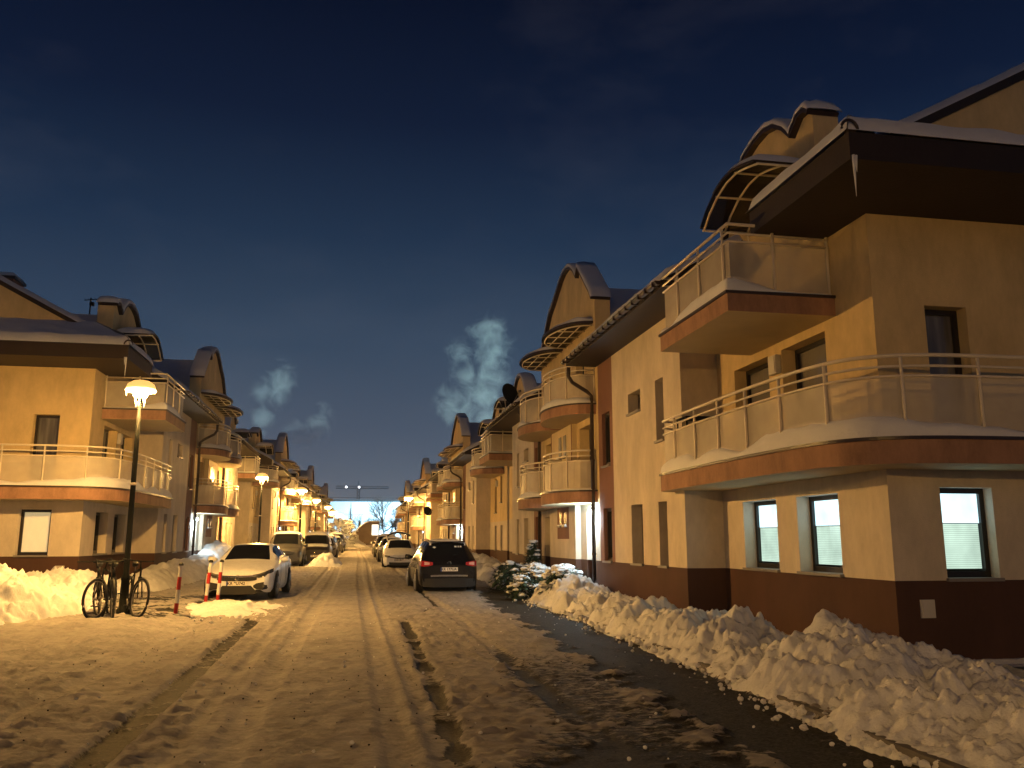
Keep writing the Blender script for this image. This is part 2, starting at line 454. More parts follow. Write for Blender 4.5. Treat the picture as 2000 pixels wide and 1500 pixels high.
def roof_z(x): return 6.46+.53*(x-5.6)
RX = 12.6
D0 = [(1.22, 8.5), (1.3, 8.58), (1.5, 8.58), (1.80, 8.36), (2.05, 8.62), (2.35, 8.82), (2.7, 8.9), (3.1, 8.87), (3.5, 8.76), (3.9, 8.5), (4.2, 8.2), (4.45, 7.85), (4.7, 7.3), (4.85, 6.7)]
DR = [(11.55, 8.25), (11.75, 8.5), (12.1, 8.8), (12.45, 9.12), (12.75, 9.38), (13.0, 9.6), (13.18, 9.36), (13.5, 9.66), (13.9, 9.88), (14.3, 9.98), (14.75, 9.96), (15.2, 9.82), (15.7, 9.58), (16.2, 9.35), (16.75, 9.15), (17.2, 8.8), (17.7, 8.38), (18.2, 8.0), (18.55, 7.6)]
def smooth_prof(p):
    out_ = []
    for i in range(len(p)-1):
        a, b = p[i], p[i+1]
        for k in range(2): out_.append((a[0]+(b[0]-a[0])*k/2, a[1]+(b[1]-a[1])*k/2))
    return out_+[p[-1]]
def dormer(root, prof, xf, xb, zlow, seed, mw, body=None):
    a, b = prof[0][0], prof[-1][0]; xback = xb; xb = xf+.46
    mb = MB(); poly = [(a, zlow)]+list(prof)+[(b, zlow)]
    mb.prism(poly, lambda p: (xf, p[0], p[1]), lambda p: (xb, p[0], p[1]), mw)
    d = mb.build('dormer', root)
    if body:
        s0, s1, zs, zp_ = body; sm_ = (s0+s1)/2; B2 = MB()
        B2.prism([(s0, zlow), (s0, zs), (sm_, zp_), (s1, zs), (s1, zlow)], lambda p: (xb-.02, p[0], p[1]), lambda p: (xback, p[0], p[1]), mw)
        for q in (s0, s1):
            sg = -1 if q == s0 else 1; e = (q+sg*.15, zs-.15*(zp_-zs)/abs(sm_-s0))
            B2.face([(xb-.01, e[0], e[1]+.03), (xback, e[0], e[1]+.03), (xback, sm_, zp_+.03), (xb-.01, sm_, zp_+.03)], M_tile)
        B2.build('dormer_body', d); S2 = MB()
        for q in (s0, s1):
            sg = -1 if q == s0 else 1; e = (q+sg*.17, zs-.17*(zp_-zs)/abs(sm_-s0))
            sheet(lambda u, v: (xb+(xback-xb)*u, e[0]+(sm_-e[0])*v, e[1]+.04+(zp_-e[1])*v), xback-xb, abs(sm_-s0), .15, S2, seed+int(q), .15, edges=(0, 0, 1, 0), blunt=.15)
        S2.build('snow', d)
    op = []; n = len(prof)
    def off(k, t):
        P0 = prof[max(k-1, 0)]; P1 = prof[min(k+1, n-1)]; dx, dy = P1[0]-P0[0], P1[1]-P0[1]; l = math.hypot(dx, dy)
        return (prof[k][0]-dy/l*t, prof[k][1]+dx/l*t)
    rf = MB(); o1 = [off(k, .005) for k in range(n)]; o2 = [off(k, .075) for k in range(n)]
    for k in range(n-1):
        A, B, C_, D = o1[k], o1[k+1], o2[k+1], o2[k]; x0 = xf-.12
        q = [(x0, *A), (x0, *B), (x0, *C_), (x0, *D)]; w = [(xb, *A), (xb, *B), (xb, *C_), (xb, *D)]
        rf.face(q, M_metal); rf.face([q[3], q[2], w[2], w[3]], M_tile); rf.face([q[0], q[1], w[1], w[0]], M_metal)
        if k == 0: rf.face([q[0], q[3], w[3], w[0]], M_metal)
        if k == n-2: rf.face([q[1], q[2], w[2], w[1]], M_metal)
    rf.build('dormer_roof', d)
    sn = MB(); xs = np.array([xf-.135, xf-.13, xf-.08, xf, xf+.12, xf+.3, xf+.44, xf+.5, xf+.51])
    th = np.array([0, .09, .15, .17, .19, .19, .17, .10, 0])
    X = np.zeros((n, len(xs))); Y = X.copy(); Z = X.copy()
    for k in range(n):
        P0 = prof[max(k-1, 0)]; P1 = prof[min(k+1, n-1)]; sl = abs(P1[1]-P0[1])/math.hypot(P1[0]-P0[0], P1[1]-P0[1])
        f = max(0.12, 1-sl**1.6)*(.9 if 0 < k < n-1 else .5)
        for j in range(len(xs)):
            t = .08+th[j]*f*(1+.35*(rnd.random()-.5)*.6)
            q = (prof[k][0]-(0 if k else .05), prof[k][1]); oo = off(k, t) if sl > .5 else (o2[k][0], prof[k][1]+t)
            X[k, j] = xs[j]; Y[k, j] = oo[0]; Z[k, j] = oo[1]
    sn.grid(X, Y, Z, M_snow); sn.build('snow', d)
    return d

def roof_piece(mb, s0, s1, x0, xr=RX):
    """street slope with boxed eave"""
    z0 = 6.3; zr = roof_z(xr)
    if x0 < 6.5: poly = [(x0, z0), (x0, roof_z(x0)+.02), (xr, zr), (xr, zr-.3), (XA+.6, z0)]
    else: poly = [(x0, roof_z(x0)-.12), (x0, roof_z(x0)), (xr, zr), (xr, zr-.12)]
    mb.prism(poly, lambda p: (p[0], s0, p[1]), lambda p: (p[0], s1, p[1]), M_metal, M_tile if x0 > 6.5 else M_eave, M_eave)

def canopy_wave(root, s_far, s_near, x0, x1):
    """curved smoked canopy over the upper balcony at the block's end"""
    pr = [(s_far, 7.36), (s_far-.28, 7.58), (s_far-.65, 7.76), (s_far-1.05, 7.86), (s_far-1.45, 7.87), (s_far-1.8, 7.80), (s_far-2.25, 7.68)]
    if s_near > s_far: pr = [(2*s_far-p[0], p[1]) for p in pr]
    mb = MB()
    for k in range(len(pr)-1):
        A, B = pr[k], pr[k+1]
        p = [(x0, A[0], A[1]), (x1, A[0], A[1]), (x1, B[0], B[1]), (x0, B[0], B[1])]; q = [(a, b, c+.035) for a, b, c in p]
        mb.face(p, M_poly); mb.face(q, M_poly)
        mb.face([p[0], p[3], q[3], q[0]], M_metal)
    mb.face([(x0, *pr[0]), (x1, *pr[0]), (x1, pr[0][0], pr[0][1]+.035), (x0, pr[0][0], pr[0][1]+.035)], M_metal)
    c = mb.build('canopy', root)
    fr = MB()
    for x in (x0+.08, (x0+x1)/2, x1-.05): fr.tube([(x, p[0], p[1]-.03) for p in pr], .022, M_white, 5)
    for k in (0, 2, 4, 6): fr.tube([(x0+.05, pr[k][0], pr[k][1]-.03), (x1, pr[k][0], pr[k][1]-.03)], .022, M_white, 5)
    for k in (0, 2, 4): fr.tube([(x1-.03, pr[k][0], pr[k][1]-.03), (x1-.03, pr[k][0], pr[k][1]-.35)], .016, M_white, 5)
    fr.build('canopy_frame', c)
    sn = MB(); sub = pr[2:]
    def fn(u, v):
        t = v*(len(sub)-1); i = min(int(t), len(sub)-2); f = t-i
        return (x0-.02+(x1-x0+.02)*u, sub[i][0]+(sub[i+1][0]-sub[i][0])*f, sub[i][1]+(sub[i+1][1]-sub[i][1])*f+.035)
    sheet(fn, x1-x0, 2.0, .17, sn, 3, .08, blunt=.3); sn.build('snow', c)

def canopy_round(root, cy, seed):
    z = 7.62; c0 = ellipse_path(XB, cy, 1.08, 1.62, 18)
    mb = MB(); mb.prism(c0, lambda p: (p[0], p[1], z-.02-(XB-p[0])*.05), lambda p: (p[0], p[1], z+.05-(XB-p[0])*.05), M_poly, M_metal, M_poly)
    c = mb.build('canopy', root); fr = MB()
    c1 = ellipse_path(XB, cy, .98, 1.5, 18)
    fr.tube([(p[0], p[1], z-.06-(XB-p[0])*.05) for p in c1], .022, M_white, 5)
    for y in (-.75, 0, .75): fr.tube([(XB, cy+y, z-.06), (XB-.98*math.sqrt(max(0, 1-(y/1.5)**2))*.97, cy+y, z-.1)], .018, M_white, 5)
    for dx in (.33, .66):
        w = 1.5*math.sqrt(1-(dx/.98)**2); fr.tube([(XB-dx, cy-w, z-.06-dx*.05), (XB-dx, cy+w, z-.06-dx*.05)], .018, M_white, 5)
    fr.build('canopy_frame', c)
    sn = MB()
    def fn(u, v):
        y = -1.62+3.24*v; r = 1.06*max(0, 1-(y/1.62)**2)**.45; return (XB-r*u, cy+y, z+.05-r*u*.05)
    sheet(fn, 1.0, 3.2, .14, sn, seed, .09, edges=(0, 1, 1, 1), blunt=.2); sn.build('snow', c)

def pipe(root, s, sgn):
    mb = MB(); z = 6.2
    mb.tube([(5.6, s-.05*sgn, 6.25), (5.6, s-.0*sgn, 6.0), (5.72, s+.05*sgn, 5.85), (6.15, s+.12*sgn, 5.62), (6.28, s+.12*sgn, 5.5), (6.28, s+.12*sgn, .55), (6.2, s+.12*sgn, .38), (6.05, s+.12*sgn, .3)], .055, M_metal, 8)
    for h in (5.0, 3.7, 2.4, 1.2): mb.lathe([(.066, 0), (.066, .05)], M_metal, (6.28, s+.12*sgn, h), 8)
    mb.build('downpipe', root)
def gutter(root, s0, s1, x):
    mb = MB(); z = roof_z(x)-.02; n = 8; pts = []
    for k in range(n+1):
        t = math.pi*k/n; pts.append((x-.075+.075*math.cos(t), z-.075*math.sin(t)))
    for k in range(n):
        mb.face([(pts[k][0], s0, pts[k][1]), (pts[k+1][0], s0, pts[k+1][1]), (pts[k+1][0], s1, pts[k+1][1]), (pts[k][0], s1, pts[k][1])], M_metal, True)
    for s in np.arange(s0+.15, s1, .42):
        mb.box((x-.16, s-.018, z-.09), (x+.0, s+.018, z+.01), M_metal)
    for s in (s0, s1): mb.face([(p[0], s, p[1]) for p in pts], M_metal)
    mb.build('gutter', root)

def block(kind, name):
    """kind 'end': open gable near end with the wrap-round balcony; 'row': plain end"""
    root = empty(name, (0, 0, 0))
    endk = kind != 'row'
    W_ = MB(); PL = MB()
    zp = 1.05
    # ---- street walls, mirrored halves share the opening tables
    lowA = [(1.25, 2.5, zp+.03, 2.3), (3.2, 4.5, zp+.03, 2.3)]
    upA = [(1.3, 2.7, 2.98, 4.85), (3.2, 4.6, 2.98, 4.85)] if endk else [(1.5, 2.1, 3.55, 4.95), (3.2, 3.85, 3.05, 4.95)]
    if not endk: lowA = [(1.4, 2.0, zp, 2.35), (3.2, 3.8, zp, 2.35)]
    lowB = [(1.0, 1.5, zp, 2.4), (2.55, 3.35, zp, 2.4)]
    upB = [(1.0, 1.5, 3.7, 5.05), (2.5, 3.4, 4.56, 5.06)]
    strip_lo = [(.25, .95, zp, 2.4)]; strip_up = [(.25, .95, 3.5, 4.9)]
    def mir(ops, L): return [(L-b, L-a, c, d) for a, b, c, d in ops]
    def seg(x, s0, s1, tabs, depth=.25, m_lo=M_beige, m_up=M_beige, mirror=False):
        L = s1-s0
        lo, up = tabs
        if mirror: lo, up = mir(lo, L), mir(up, L)
        P = wall(W_, (x, s0), (0, 1), (-1, 0), L, zp, 2.56, lo, depth, m_lo)
        wall(W_, (x, s0), (0, 1), (-1, 0), L, 2.56, 6.3, up, depth, m_up)
        wall(PL, (x-.0, s0), (0, 1), (-1, 0), L, -.4, zp, [], depth, M_plinth)
        return P, lo, up
    uy = M_yellow
    P, lo, up = seg(XA, 0, L_A, (lowA, upA), .28, M_beige, uy)
    for o in lo: window(root, P, o, .28, 'lit' if kind == 'end_lit' else 'dark')
    for o in up: window(root, P, o, .30, 'curtain', 'balcony_door' if endk else 'window', sill=not endk)
    P, lo, up = seg(XB, L_A, 10.1, (lowB, upB), .30)
    for o in lo+up: window(root, P, o, .30, 'dark')
    P, lo, up = seg(XB, 10.1, L_B, (strip_lo, strip_up), .14, M_red, M_red)
    for o in lo+up: window(root, P, o, .14, 'dark', sill=True)
    # mirrored half
    P, lo, up = seg(XB, L_R, L_R+1.3, (strip_lo, strip_up), .14, M_red, M_red, True)
    for o in lo+up: window(root, P, o, .14, 'dark')
    P, lo, up = seg(XB, L_R+1.3, L_B2, (lowB, upB), .30, mirror=True)
    for o in lo+up: window(root, P, o, .30, 'dark')
    P, lo, up = seg(XA, L_B2, L_END, (lowA, upA), .28, M_beige, uy, True)
    for o in lo+up: window(root, P, o, .28, 'dark')
    # return walls between the planes
    for s in (L_A, L_B2):
        wall(W_, (XB, s), (1, 0), (0, -1), XA-XB, zp, 6.3, [], 0, M_beige); wall(PL, (XB, s), (1, 0), (0, -1), XA-XB, -.4, zp, [], 0, M_plinth)
    # centre bay with stair tower
    loR = [(.75, 1.35, .25, 2.35), (5.95, 6.75, .25, 2.35)]; upR = [(.8, 2.0, 2.98, 4.8), (5.3, 6.5, 2.98, 4.8)]
    P = wall(W_, (XB, L_B), (0, 1), (-1, 0), L_R-L_B, zp, 2.56, [(a, b, zp, d) for a, b, c, d in loR], .35, M_beige)
    wall(W_, (XB, L_B), (0, 1), (-1, 0), L_R-L_B, 2.56, 6.3, upR, .35, uy)
    wall(PL, (XB, L_B), (0, 1), (-1, 0), L_R-L_B, -.4, zp, [(a, b, .25, zp) for a, b, c, d in loR], .35, M_plinth)
    for o in loR: window(root, P, o, .35, 'curtain', 'entrance_door', sill=False)
    for o in upR: window(root, P, o, .35, 'curtain', 'balcony_door', sill=False)
    wall(W_, (XB-.012, L_B+.15), (0, 1), (-1, 0), L_R-L_B-.3, 6.3, 7.95, [(1.2, 2.1, 6.3, 7.3), (5.2, 6.1, 6.3, 7.3)], .2, uy)
    for o in [(1.2, 2.1, 6.3, 7.3), (5.2, 6.1, 6.3, 7.3)]: window(root, P, o, .2, 'curtain', 'balcony_door', sill=False)
    # bay
    b0, b1, bx = 13.4, 16.7, XB-.16
    by = MB(); by.box((bx, b0, zp), (XB-.002, b1, 2.58), M_beige); by.box((bx, b0, -.4), (XB-.002, b1, zp), M_plinth)
    by.box((bx, b0+.3, 2.9), (XB-.002, b1-.3, 5.0), M_soffit)
    for q in (b0+.3, b1-.36): by.box((bx-.012, q, 2.9), (bx, q+.06, 5.0), M_red)
    by.box((bx-.012, b0+.75, 1.62), (bx, b0+2.2, 2.56), M_red)
    bay = by.build('stair_bay', root)
    for q in (b0+.98, b0+1.6):
        for z0_, z1_ in ((2.02, 2.42), (4.1, 4.75)):
            w = MB(); w.box((bx-.022, q, z0_), (bx-.004, q+.3, z1_), M_dark); w.box((bx-.10, q-.04, z0_-.05), (bx, q+.34, z0_-.01), M_sill)
            w.box((bx-.09, q-.02, z0_-.01), (bx-.03, q+.32, z0_+.03), M_snow)
            w.build('stair_window', bay)
    # gable walls
    for s, nr in ((0, -1), (L_END, 1)):
        ops = []
        if s == 0 and endk:
            ops = [(.8, 1.62, zp+.02, 2.32), (4.6, 5.5, zp+.02, 2.32)]; opu = [(.82, 1.5, 2.98, 4.95), (4.4, 5.6, 2.98, 4.85)]
            P = wall(W_, (XA, s), (1, 0), (0, nr), 11.0, zp, 2.56, ops, .25, M_beige)
            wall(W_, (XA, s), (1, 0), (0, nr), 11.0, 2.56, 6.3, opu, .25, uy)
            for i, o in enumerate(ops): window(root, P, o, .22, ('lit' if kind == 'end_lit' else 'cream') if i == 0 else 'dark')
            for o in opu: window(root, P, o, .25, 'curtain', 'balcony_door', sill=False)
        else:
            wall(W_, (XA, s), (1, 0), (0, nr), 11.0, zp, 6.3, [], .25, M_beige)
        wall(PL, (XA, s), (1, 0), (0, nr), 11.0, -.4, zp, [], 0, M_plinth)
        zt = roof_z(RX)-.1; W_.face([(XA, s, 6.3), (XA, s, roof_z(XA)-.05), (RX, s, zt), (18.2, s, roof_z(XA)-.05), (18.2, s, 6.3)], uy)
    W_.face([(18.2, 0, -.4), (18.2, L_END, -.4), (18.2, L_END, 6.5), (18.2, 0, 6.5)], M_beige)
    W_.build('wall', root); PL.build('plinth', root)
    # ---- roof
    R = MB(); e0 = -.07
    roof_piece(R, e0, 1.15, XA+.1 if endk else 5.95); roof_piece(R, 1.15, 3.95, XA+.45)
    roof_piece(R, 3.95, 11.55, 5.55); roof_piece(R, 11.55, 18.55, XB+.35); roof_piece(R, 18.55, 25.9, 5.55)
    roof_piece(R, 25.9, 28.3, XA+.45); roof_piece(R, 28.3, L_END+.3, 5.95)
    # back slope
    R.prism([(RX, roof_z(RX)), (RX, roof_z(RX)-.3), (19.2, 6.3), (19.4, 6.5)], lambda p: (p[0], e0, p[1]), lambda p: (p[0], L_END+.3, p[1]), M_tile)
    if endk:
        # skirt roof round the gable
        x0, y0 = 5.95, -1.62; zt = roof_z(x0)+.02
        Q = roof_z(XA+.15)
        R.face([(x0, y0, zt), (19, y0, zt), (19, -.02, Q+.1), (XA+.15, -.02, Q+.1)], M_tile)
        R.face([(x0, y0, zt), (XA+.15, -.02, Q+.1), (XA+.15, 1.15, Q+.1), (x0, 1.15, zt)], M_tile)
        R.face([(x0, y0, 6.3), (19, y0, 6.3), (19, y0, zt), (x0, y0, zt)], M_eave); R.face([(x0, y0, 6.3), (x0, 1.15, 6.3), (x0, 1.15, zt), (x0, y0, zt)], M_eave)
        R.face([(x0, y0, 6.3), (19, y0, 6.3), (19, .0, 6.3), (x0, .0, 6.3)], M_eave); R.face([(x0, 0, 6.3), (XA, 0, 6.3), (XA, 1.15, 6.3), (x0, 1.15, 6.3)], M_eave)
        R.face([(x0, 1.15, 6.3), (x0, 1.15, zt), (XA+.15, 1.15, Q+.1), (XA+.15, 1.15, 6.3)], M_eave)
        R.tube([(x0+.05, y0+.05, zt+.02), (XA+.15, -.05, Q+.14)], .07, M_tile, 8)
        R.tube([(x0-.02+.0*k, y0-.03, zt+.02) if k < 0 else (x0+.11*math.cos(math.pi*k/8), y0-.03-.0*k, zt+.02+.12*math.sin(math.pi*k/8)) for k in range(9)], .02, M_metal, 6)
    # rake board
    for sgn, s in ((-1, e0),):
        R.face([(XA+.1, s, roof_z(XA+.1)-.10), (RX, s, roof_z(RX)-.10), (RX, s-.03, roof_z(RX)+.02), (XA+.1, s-.03, roof_z(XA+.1)+.02)], M_eave)
    roof = R.build('roof', root)
    S = MB()
    def slope(s0, s1, x0, ed, seed, th=.16, xr=RX):
        def fn(u, v): x = x0-.05+(xr-x0+.05)*u; return (x, s0+(s1-s0)*v, roof_z(x)+.01)
        sheet(fn, (xr-x0)*1.13, s1-s0, th, S, seed, .2, ed, blunt=.16)
    slope(e0-.05, 1.15, XA+.3 if endk else 5.95, (1, 0, 1, 0), 1)
    slope(1.15, 4.0, XA+.5, (0, 0, 0, 0), 2); slope(3.95, 11.6, 5.55, (1, 0, 1, 1), 3, .2)
    slope(11.6, 18.5, XB+2.2, (0, 0, 0, 0), 4); slope(18.5, 25.95, 5.55, (1, 0, 1, 1), 5, .2); slope(25.95, 28.3, XA+.5, (0, 0, 0, 0), 6)
    slope(28.3, L_END+.35, 5.95, (1, 0, 0, 1), 7)
    if endk:
        zt = roof_z(5.95)+.03; Q = roof_z(XA+.15)+.11
        def f1(u, v):
            t = v**1.0; a = (5.92+(19-5.92)*u, -1.66, zt); b = (XA+.15+(19-XA-.15)*u, 0, Q); return tuple(a[i]+(b[i]-a[i])*t for i in range(3))
        sheet(f1, 13, 1.8, .2, S, 11, .13, (0, 0, 1, 0), blunt=.14)
        def f2(u, v):
            a = (5.9, -1.66+(1.2+1.66)*u, zt); b = (XA+.15, 0+1.2*u, Q); return tuple(a[i]+(b[i]-a[i])*v for i in range(3))
        sheet(f2, 2.8, 1.5, .2, S, 12, .1, (0, 1, 1, 0), blunt=.14)
        if kind != 'row':
            for (a, b, c, l) in ((5.98, -1.64, 6.34, .55), (6.02, -1.63, 6.34, .22)):
                ic = MB(); ic.tube([(a, b, c), (a, b, c-l*.5), (a, b, c-l)], [.022, .014, .003], M_snow, 5); ic.build('icicle', roof)
    S.build('snow', roof)
    gutter(root, 4.0, 11.6, 5.55); gutter(root, 18.5, 25.9, 5.55)
    pipe(root, 11.5, 1); pipe(root, 18.6, -1)
    # chimneys
    for (cx, cy) in ((RX-.2, 1.2), (RX+.3, 8.2), (RX+.3, 22.5)):
        c = MB(); zc = roof_z(RX)-.6; c.box((cx-.3, cy-.5, zc), (cx+.3, cy+.5, zc+1.5), M_red); c.box((cx-.37, cy-.57, zc+1.5), (cx+.37, cy+.57, zc+1.6), M_metal)
        ch = c.build('chimney', root); s_ = MB()
        sheet(lambda u, v: (cx-.37+.74*u, cy-.57+1.14*v, zc+1.6), .74, 1.14, .2, s_, 5, .1, blunt=.2); s_.build('snow', ch)
    # dormers
    dA = [(p[0], p[1]) for p in D0]
    dormer(root, smooth_prof(dA), XA-.001, RX-.5, 6.2, 1, uy, (1.3, 4.6, 7.35, 8.45))
    dormer(root, smooth_prof([(L_END-p[0], p[1]) for p in D0][::-1]), XA-.001, RX-.5, 6.2, 2, uy, (L_END-4.6, L_END-1.3, 7.35, 8.45))
    dormer(root, smooth_prof(DR), XB-.01, RX, 7.0, 3, uy, (11.75, 18.3, 7.7, 9.5))
    # balconies
    if endk:
        path = [(6.42, 5.95), (6.08, 5.85), (6.03, 4.5), (6.02, 3.4), (6.03, 2.2), (6.07, 1.2), (6.13, .45), (6.26, -.2), (6.48, -.58), (6.8, -.82), (7.2, -.95), (7.7, -1.02), (8.6, -1.06), (10, -1.08), (12.5, -1.08), (12.6, -.3)]
        # finer curve
        pp = []
        for i in range(len(path)-1):
            for k in range(4):
                t = k/4; p0 = path[max(i-1, 0)]; p1 = path[i]; p2 = path[i+1]; p3 = path[min(i+2, len(path)-1)]
                if i in (0, len(path)-2): pp.append((p1[0]+(p2[0]-p1[0])*t, p1[1]+(p2[1]-p1[1])*t)); continue
                f = lambda a, b, c, d: .5*((2*b)+(-a+c)*t+(2*a-5*b+4*c-d)*t*t+(-a+3*b-3*c+d)*t**3)
                pp.append((f(p0[0], p1[0], p2[0], p3[0]), f(p0[1], p1[1], p2[1], p3[1])))
        pp.append(path[-1])
        balcony(root, pp, [(12.6, -.003), (XA-.003, -.003), (XA-.003, L_A-.003), (XB-.003, L_A-.003), (XB-.003, 5.95)], 2.56, 2.89, 1, seed=2, post=1.02, snow=(.06, .36))
    # upper box balcony
    if endk:
        balcony(root, [(XA-.003, .95), (5.42, .95), (5.42, 3.85), (XB+.3, 3.85)], [(XA-.003, 3.85)], 5.0, 5.3, -1, seed=5, snow=(.02, .34))
    else:
        balcony(root, ellipse_path(XA-.003, 2.6, 1.5, 1.75), [], 5.0, 5.3, -1, seed=5, snow=(.04, .24))
    balcony(root, [(XA-.003, L_END-3.95), (5.6, L_END-3.95), (5.6, L_END-1.0), (XA-.003, L_END-1.0)], [], 5.0, 5.3, -1, seed=6, snow=(.05, .3))
    canopy_wave(root, 3.65, 1.4, 6.2, XA)
    canopy_wave(root, L_END-3.65, L_END-1.4, 6.2, XA)
    for i, cy in enumerate((13.3, 16.9)):
        balcony(root, ellipse_path(XB-.003, cy, 1.12, 1.72), [], 5.0, 5.28, -1, seed=7+i, post=.8, snow=(.08, .3))
        balcony(root, ellipse_path(XB-.003, cy, 1.12, 1.72), [], 2.58, 2.9, -1, seed=9+i, post=.8, snow=(.06, .26))
        canopy_round(root, cy, 20+i)
    # entrance lamp and wall fittings
    lp = MB(); lp.lathe([(0, -.0), (.06, 0), (.075, .05), (.06, .11), (0, .12)], M_entry, (6.28, 11.95, 2.28), 10); lp.box((6.3, 11.89, 2.25), (6.398, 12.01, 2.45), M_sill)
    lp.build('wall_lamp', root)
    vb = MB(); vb.box((XA-.10, 2.75, 4.45), (XA-.004, 3.02, 4.78), M_brick); vb.box((XA-.115, 2.78, 4.48), (XA-.10, 2.99, 4.75), M_brick); vb.build('wall_box', root)
    if endk:
        mb = MB(); mb.box((XA+.34, -.03, .56), (XA+.55, -.003, .80), M_brick); mb.box((XA+.36, -.04, .58), (XA+.53, -.03, .78), M_brick); mb.build('meter_cover', root)
    # small round vent dots / dish
    return root
M_entry = emit_mat('entrance_lamp_glow', (.75, .95, 1.0), 26.0)

blk_lit = block('end_lit', 'apartment_block')
blk_row = block('row', 'apartment_block')
blk_end = block('end', 'apartment_block')
def place(o, right, x, y, z, label, grp='long cream apartment blocks lining the street', zs=1.0):
    o.location = (x, y, z); o.scale = (1 if right else -1, 1, zs); tag(o, label, 'apartment block', grp); return o
place(blk_lit, True, 0, 10.6, 0, 'nearest cream block on the right with lit ground floor windows and wrap-round balcony')
place(blk_end, False, -.25, 25.4, .1, 'nearest cream block on the left behind the bicycles and iced street lamp')
PER = 31.0
place(blk_row, True, .15, 10.6+PER, .05, 'second cream block on the right, beyond the black estate car', zs=.97)
o = place(copy_tree(blk_row), True, .3, 10.6+2*PER, .1, 'third cream block on the right with smoke drifting over its roof', zs=.955)
o = place(copy_tree(blk_row), True, .3, 10.6+3*PER, .15, 'farthest cream block on the right beside the lone right-hand street lamp', zs=.93)
for k, lab in ((1, 'second cream block on the left behind the second street lamp'), (2, 'third cream block on the left behind the parked snowy cars'), (3, 'fourth cream block on the left behind the far row of lamps')):
    place(copy_tree(blk_row), False, -.25+.7*k, 25.4+PER*k+.5, .1+.05*k, lab, zs=1-.012*k)

# entrance lights (lit lamps on the walls)
def plight(name, loc, e, col, r=.06):
    l = bpy.data.lights.new(name, 'POINT'); l.energy = e; l.color = col; l.shadow_soft_size = r
    o = bpy.data.objects.new(name, l); COL.objects.link(o); o.location = loc; return o
plight('entrance_light', (6.27, 22.5, 2.15), 170, (.72, .92, 1.0))
plight('entrance_light', (-6.5, 37.4, 2.2), 110, (.72, .92, 1.0))
plight('entrance_light', (6.4, 53.6, 2.2), 150, (.75, .95, 1.0))

# ------------------------------------------------------------------ ground and road
def gz(y):
    y = np.asarray(y, float)
    return np.where(y < 26, 0.0, np.where(y < 46, .011*(y-26), .22+.0042*(y-46)))
def gzf(y): return float(gz(y))

